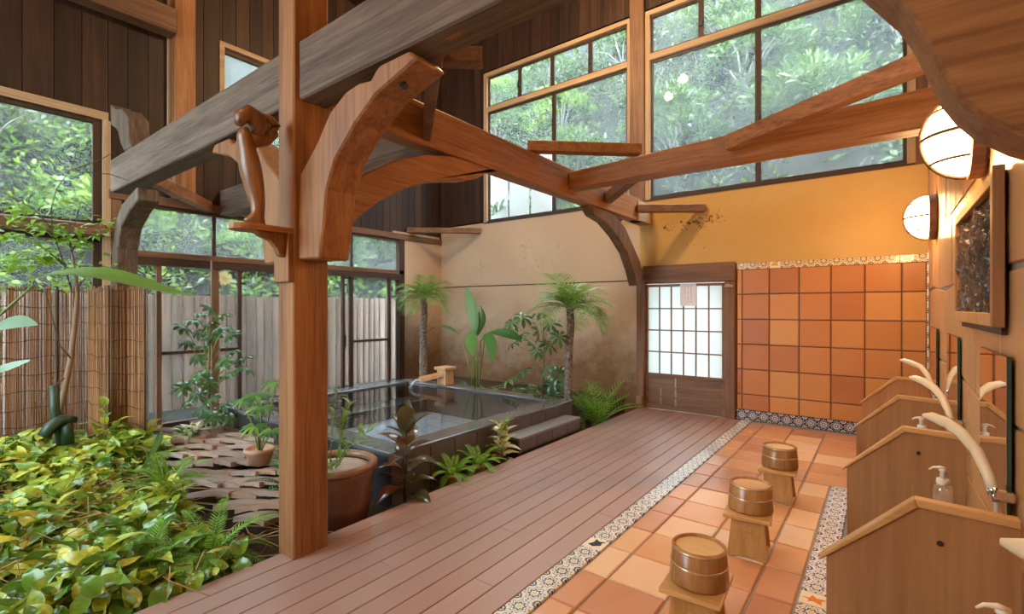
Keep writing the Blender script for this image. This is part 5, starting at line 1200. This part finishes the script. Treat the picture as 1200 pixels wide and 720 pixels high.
# ---- big strap leaves reaching in from the left
sl2 = thing('strap_leaf_plant', 'large paddle-leaved plant reaching across the reed blind', 'plant', (-3.75, .10, -.12))
bs = Vector((-3.75, .10, -.12)); DD = 3.3
def tq(x, y, d=DD): return atD(x, y, d)
paddle(sl2, [bs, tq(-40, 405), tq(5, 365), tq(40, 334)], [tq(36, 336), tq(30, 331), tq(60, 322), tq(105, 320), tq(150, 329), tq(190, 341), tq(231, 348)][1:], [.04, .22, .26, .20, .12, .01], (-.58, .78, .30), 'leaf_green', .2, .014)
paddle(sl2, [bs, tq(-50, 430), tq(-12, 388)], [tq(-14, 388), tq(12, 378), tq(30, 376), tq(45, 381)], [.03, .10, .09, .01], (.4, .5, .6), 'leaf_green')
paddle(sl2, [bs, tq(-60, 450), tq(-15, 438)], [tq(-16, 438), tq(5, 432), tq(20, 427), tq(36, 422)], [.03, .06, .05, .01], (.4, .5, .6), 'leaf_deep')
# ---- dark cut stems and a stiff blade leaf
dc = thing('cut_stem_plant', 'dark fleshy cut stems standing in front of the reed blind', 'plant', onX(75, 520, -6.1))
MB().tube([tp_(75, 520, .15), tp_(70, 500, .15), tp_(64, 480, .15), tp_(64, 452, .15)], [.05, .05, .04, .035], 7).build('stem', 'dark_stem', dc, True)
MB().tube([tp_(50, 512, .2), tp_(60, 500, .2), tp_(72, 492, .2), tp_(90, 492, .2)], [.05, .055, .05, .03], 7).build('stem', 'dark_stem', dc, True)
MB().tube([tp_(80, 520, .2), tp_(78, 500, .2), tp_(84, 490, .2)], [.05, .05, .03], 7).build('stem', 'dark_stem', dc, True)
bx = onX(165, 556, -4.9); o = thing('sword_leaf', 'single stiff dark sword leaf beside the tile path', 'leaf', bx)
ribbon([onX(163, 556, -4.9), onX(172, 545, -4.9), onX(182, 530, -4.9), onX(190, 515, -4.9), onX(189, 504, -4.9)], [.03, .08, .13, .15, .02], (.7, -.6, .1), .3).build('blade', 'leaf_deep', o, True)

# ---- hillside shrubs
def shrub_mesh(name, mat, ncl, nl, rx, rz, Ls, Ws):
    b = MB(); vf = blade(1, Ws / Ls, 2, .4, .1, 'lance')
    for c_ in range(ncl):
        d = rdir(-.2, 1.45); rr = R.uniform(.65, 1.0) ; c0_ = Vector((d.x * rx * rr, d.y * rx * rr, d.z * rz * rr + .1))
        for k in range(nl):
            dd = (rdir(-.5, 1.2) + d * .5).normalized(); b.add(vf[0], vf[1], orient(c0_ + dd * R.uniform(.0, .22), dd, rdir(0, 1.5), Ls * R.uniform(.7, 1.25)))
    me = b.mesh(name, mat, True)
    t_ = MB()
    for k in range(9):
        d = rdir(.3, 1.4); t_.tube([(0, 0, -.4), d * rx * .5, d * rx * .95], [.03, .02, .006], 5)
    return me, t_.mesh('branches', 'twig_grey', True)
kinds = [shrub_mesh('foliage', 'leaf_hill', 80, 26, 1.1, 1.0, .17, .055), shrub_mesh('foliage', 'leaf_hill', 60, 26, 1.0, 1.2, .20, .06), shrub_mesh('foliage', 'leaf_hill_lime', 70, 26, 1.0, .9, .15, .07), shrub_mesh('foliage', 'leaf_hill_grey', 70, 24, 1.15, 1.0, .14, .04)]
klab = ['dense dark green shrub on the wooded hillside', 'tall broad-leaved green bush on the wooded hillside', 'bright lime bush on the wooded hillside', 'greyish dry shrub on the wooded hillside']
def shrub(k, pos, s_):
    o = bpy.data.objects.new('shrub', kinds[k][0]); COL.objects.link(o); o.location = pos; o.rotation_euler = (R.uniform(-.3, .3), R.uniform(-.3, .3), R.uniform(0, 6.28)); o.scale = (s_, s_, s_ * R.uniform(.85, 1.15))
    tag(o, klab[k], 'shrub', ['dark hillside shrubs', 'tall hillside bushes', 'lime hillside bushes', 'dry hillside shrubs'][k])
    c = bpy.data.objects.new('branches', kinds[k][1]); COL.objects.link(c); c.parent = o
# undergrowth nobody could count: leaves in clumps all over the bank
def undergrowth(name, mat, fn, n, nl, urange, vrange, Ls, Ws, label):
    rg = np.random.RandomState(len(name) + n)
    cu = rg.uniform(*urange, n); cv = rg.uniform(*vrange, n)
    C_ = np.array([fn(a, b_, 0) for a, b_ in zip(cu, cv)]) + rg.normal(0, .18, (n, 3))
    P = np.repeat(C_, nl, 0); N_ = len(P); d = rg.normal(0, 1, (N_, 3)); d[:, 2] = d[:, 2] * .7 + .2; d /= np.linalg.norm(d, axis=1)[:, None]
    P = P + d * rg.uniform(.02, .33, (N_, 1)); l_ = Ls * rg.uniform(.6, 1.3, (N_, 1)); u = rg.normal(0, 1, (N_, 3)); w = np.cross(d, u); w /= np.linalg.norm(w, axis=1)[:, None]
    V = np.stack([P, P + d * l_ * .45 + w * l_ * Ws, P + d * l_ - np.array([0, 0, .15]) * l_, P + d * l_ * .45 - w * l_ * Ws], 1).reshape(-1, 3)
    me = bpy.data.meshes.new(name); F_ = np.arange(N_ * 4).reshape(-1, 4)
    me.from_pydata(V.tolist(), [], F_.tolist()); me.materials.append(MATS[mat]); me.update()
    o = bpy.data.objects.new(name, me); COL.objects.link(o); tag(o, label, 'undergrowth', kind='stuff')
undergrowth('green_undergrowth', 'leaf_hill', hb, 900, 26, (-13, 4.5), (.7, 9), .17, .2, 'tangled green undergrowth on the bank behind the high windows')
undergrowth('dry_undergrowth', 'leaf_hill_grey', hb, 650, 26, (-13, 4.5), (1.5, 9.5), .15, .15, 'dry grey brush on the upper bank behind the high windows')
undergrowth('garden_undergrowth', 'leaf_hill_lime', hl, 700, 26, (-2, 9.5), (-.2, 8), .15, .24, 'bright leafy undergrowth on the slope beyond the fence')
undergrowth('fern_undergrowth', 'leaf_hill', hl, 500, 26, (-2, 9.5), (0, 9), .17, .2, 'darker leafy undergrowth on the slope beyond the fence')
for row in range(4):
    for c_ in range(7):
        u = -12.0 + c_ * 2.45 + R.uniform(-.3, .3) + 1.2 * (row % 2); v_ = .5 + row * 2.3 + R.uniform(-.2, .2); p = hb(u, v_, 0)
        if (row >= 2 and u > 3) or (row == 0 and -4.6 < u < .3): continue
        k = R.choices([0, 1, 2, 3], [3, 3, 1.0, 3.2 if row > 1 else .5])[0]; shrub(k, (p[0], p[1] - .15, p[2] + .1), R.uniform(.8, 1.0))
for row in range(3):
    for c_ in range(5):
        u = -1.0 + c_ * 2.4 + R.uniform(-.3, .3) + 1.2 * (row % 2); v_ = .6 + row * 2.4 + R.uniform(-.2, .2); p = hl(u, v_, 0)
        k = R.choices([0, 1, 2, 3], [2, 3, 3.5, .6])[0]; shrub(k, (p[0] + .15, p[1], p[2] + .2), R.uniform(.75, .95))
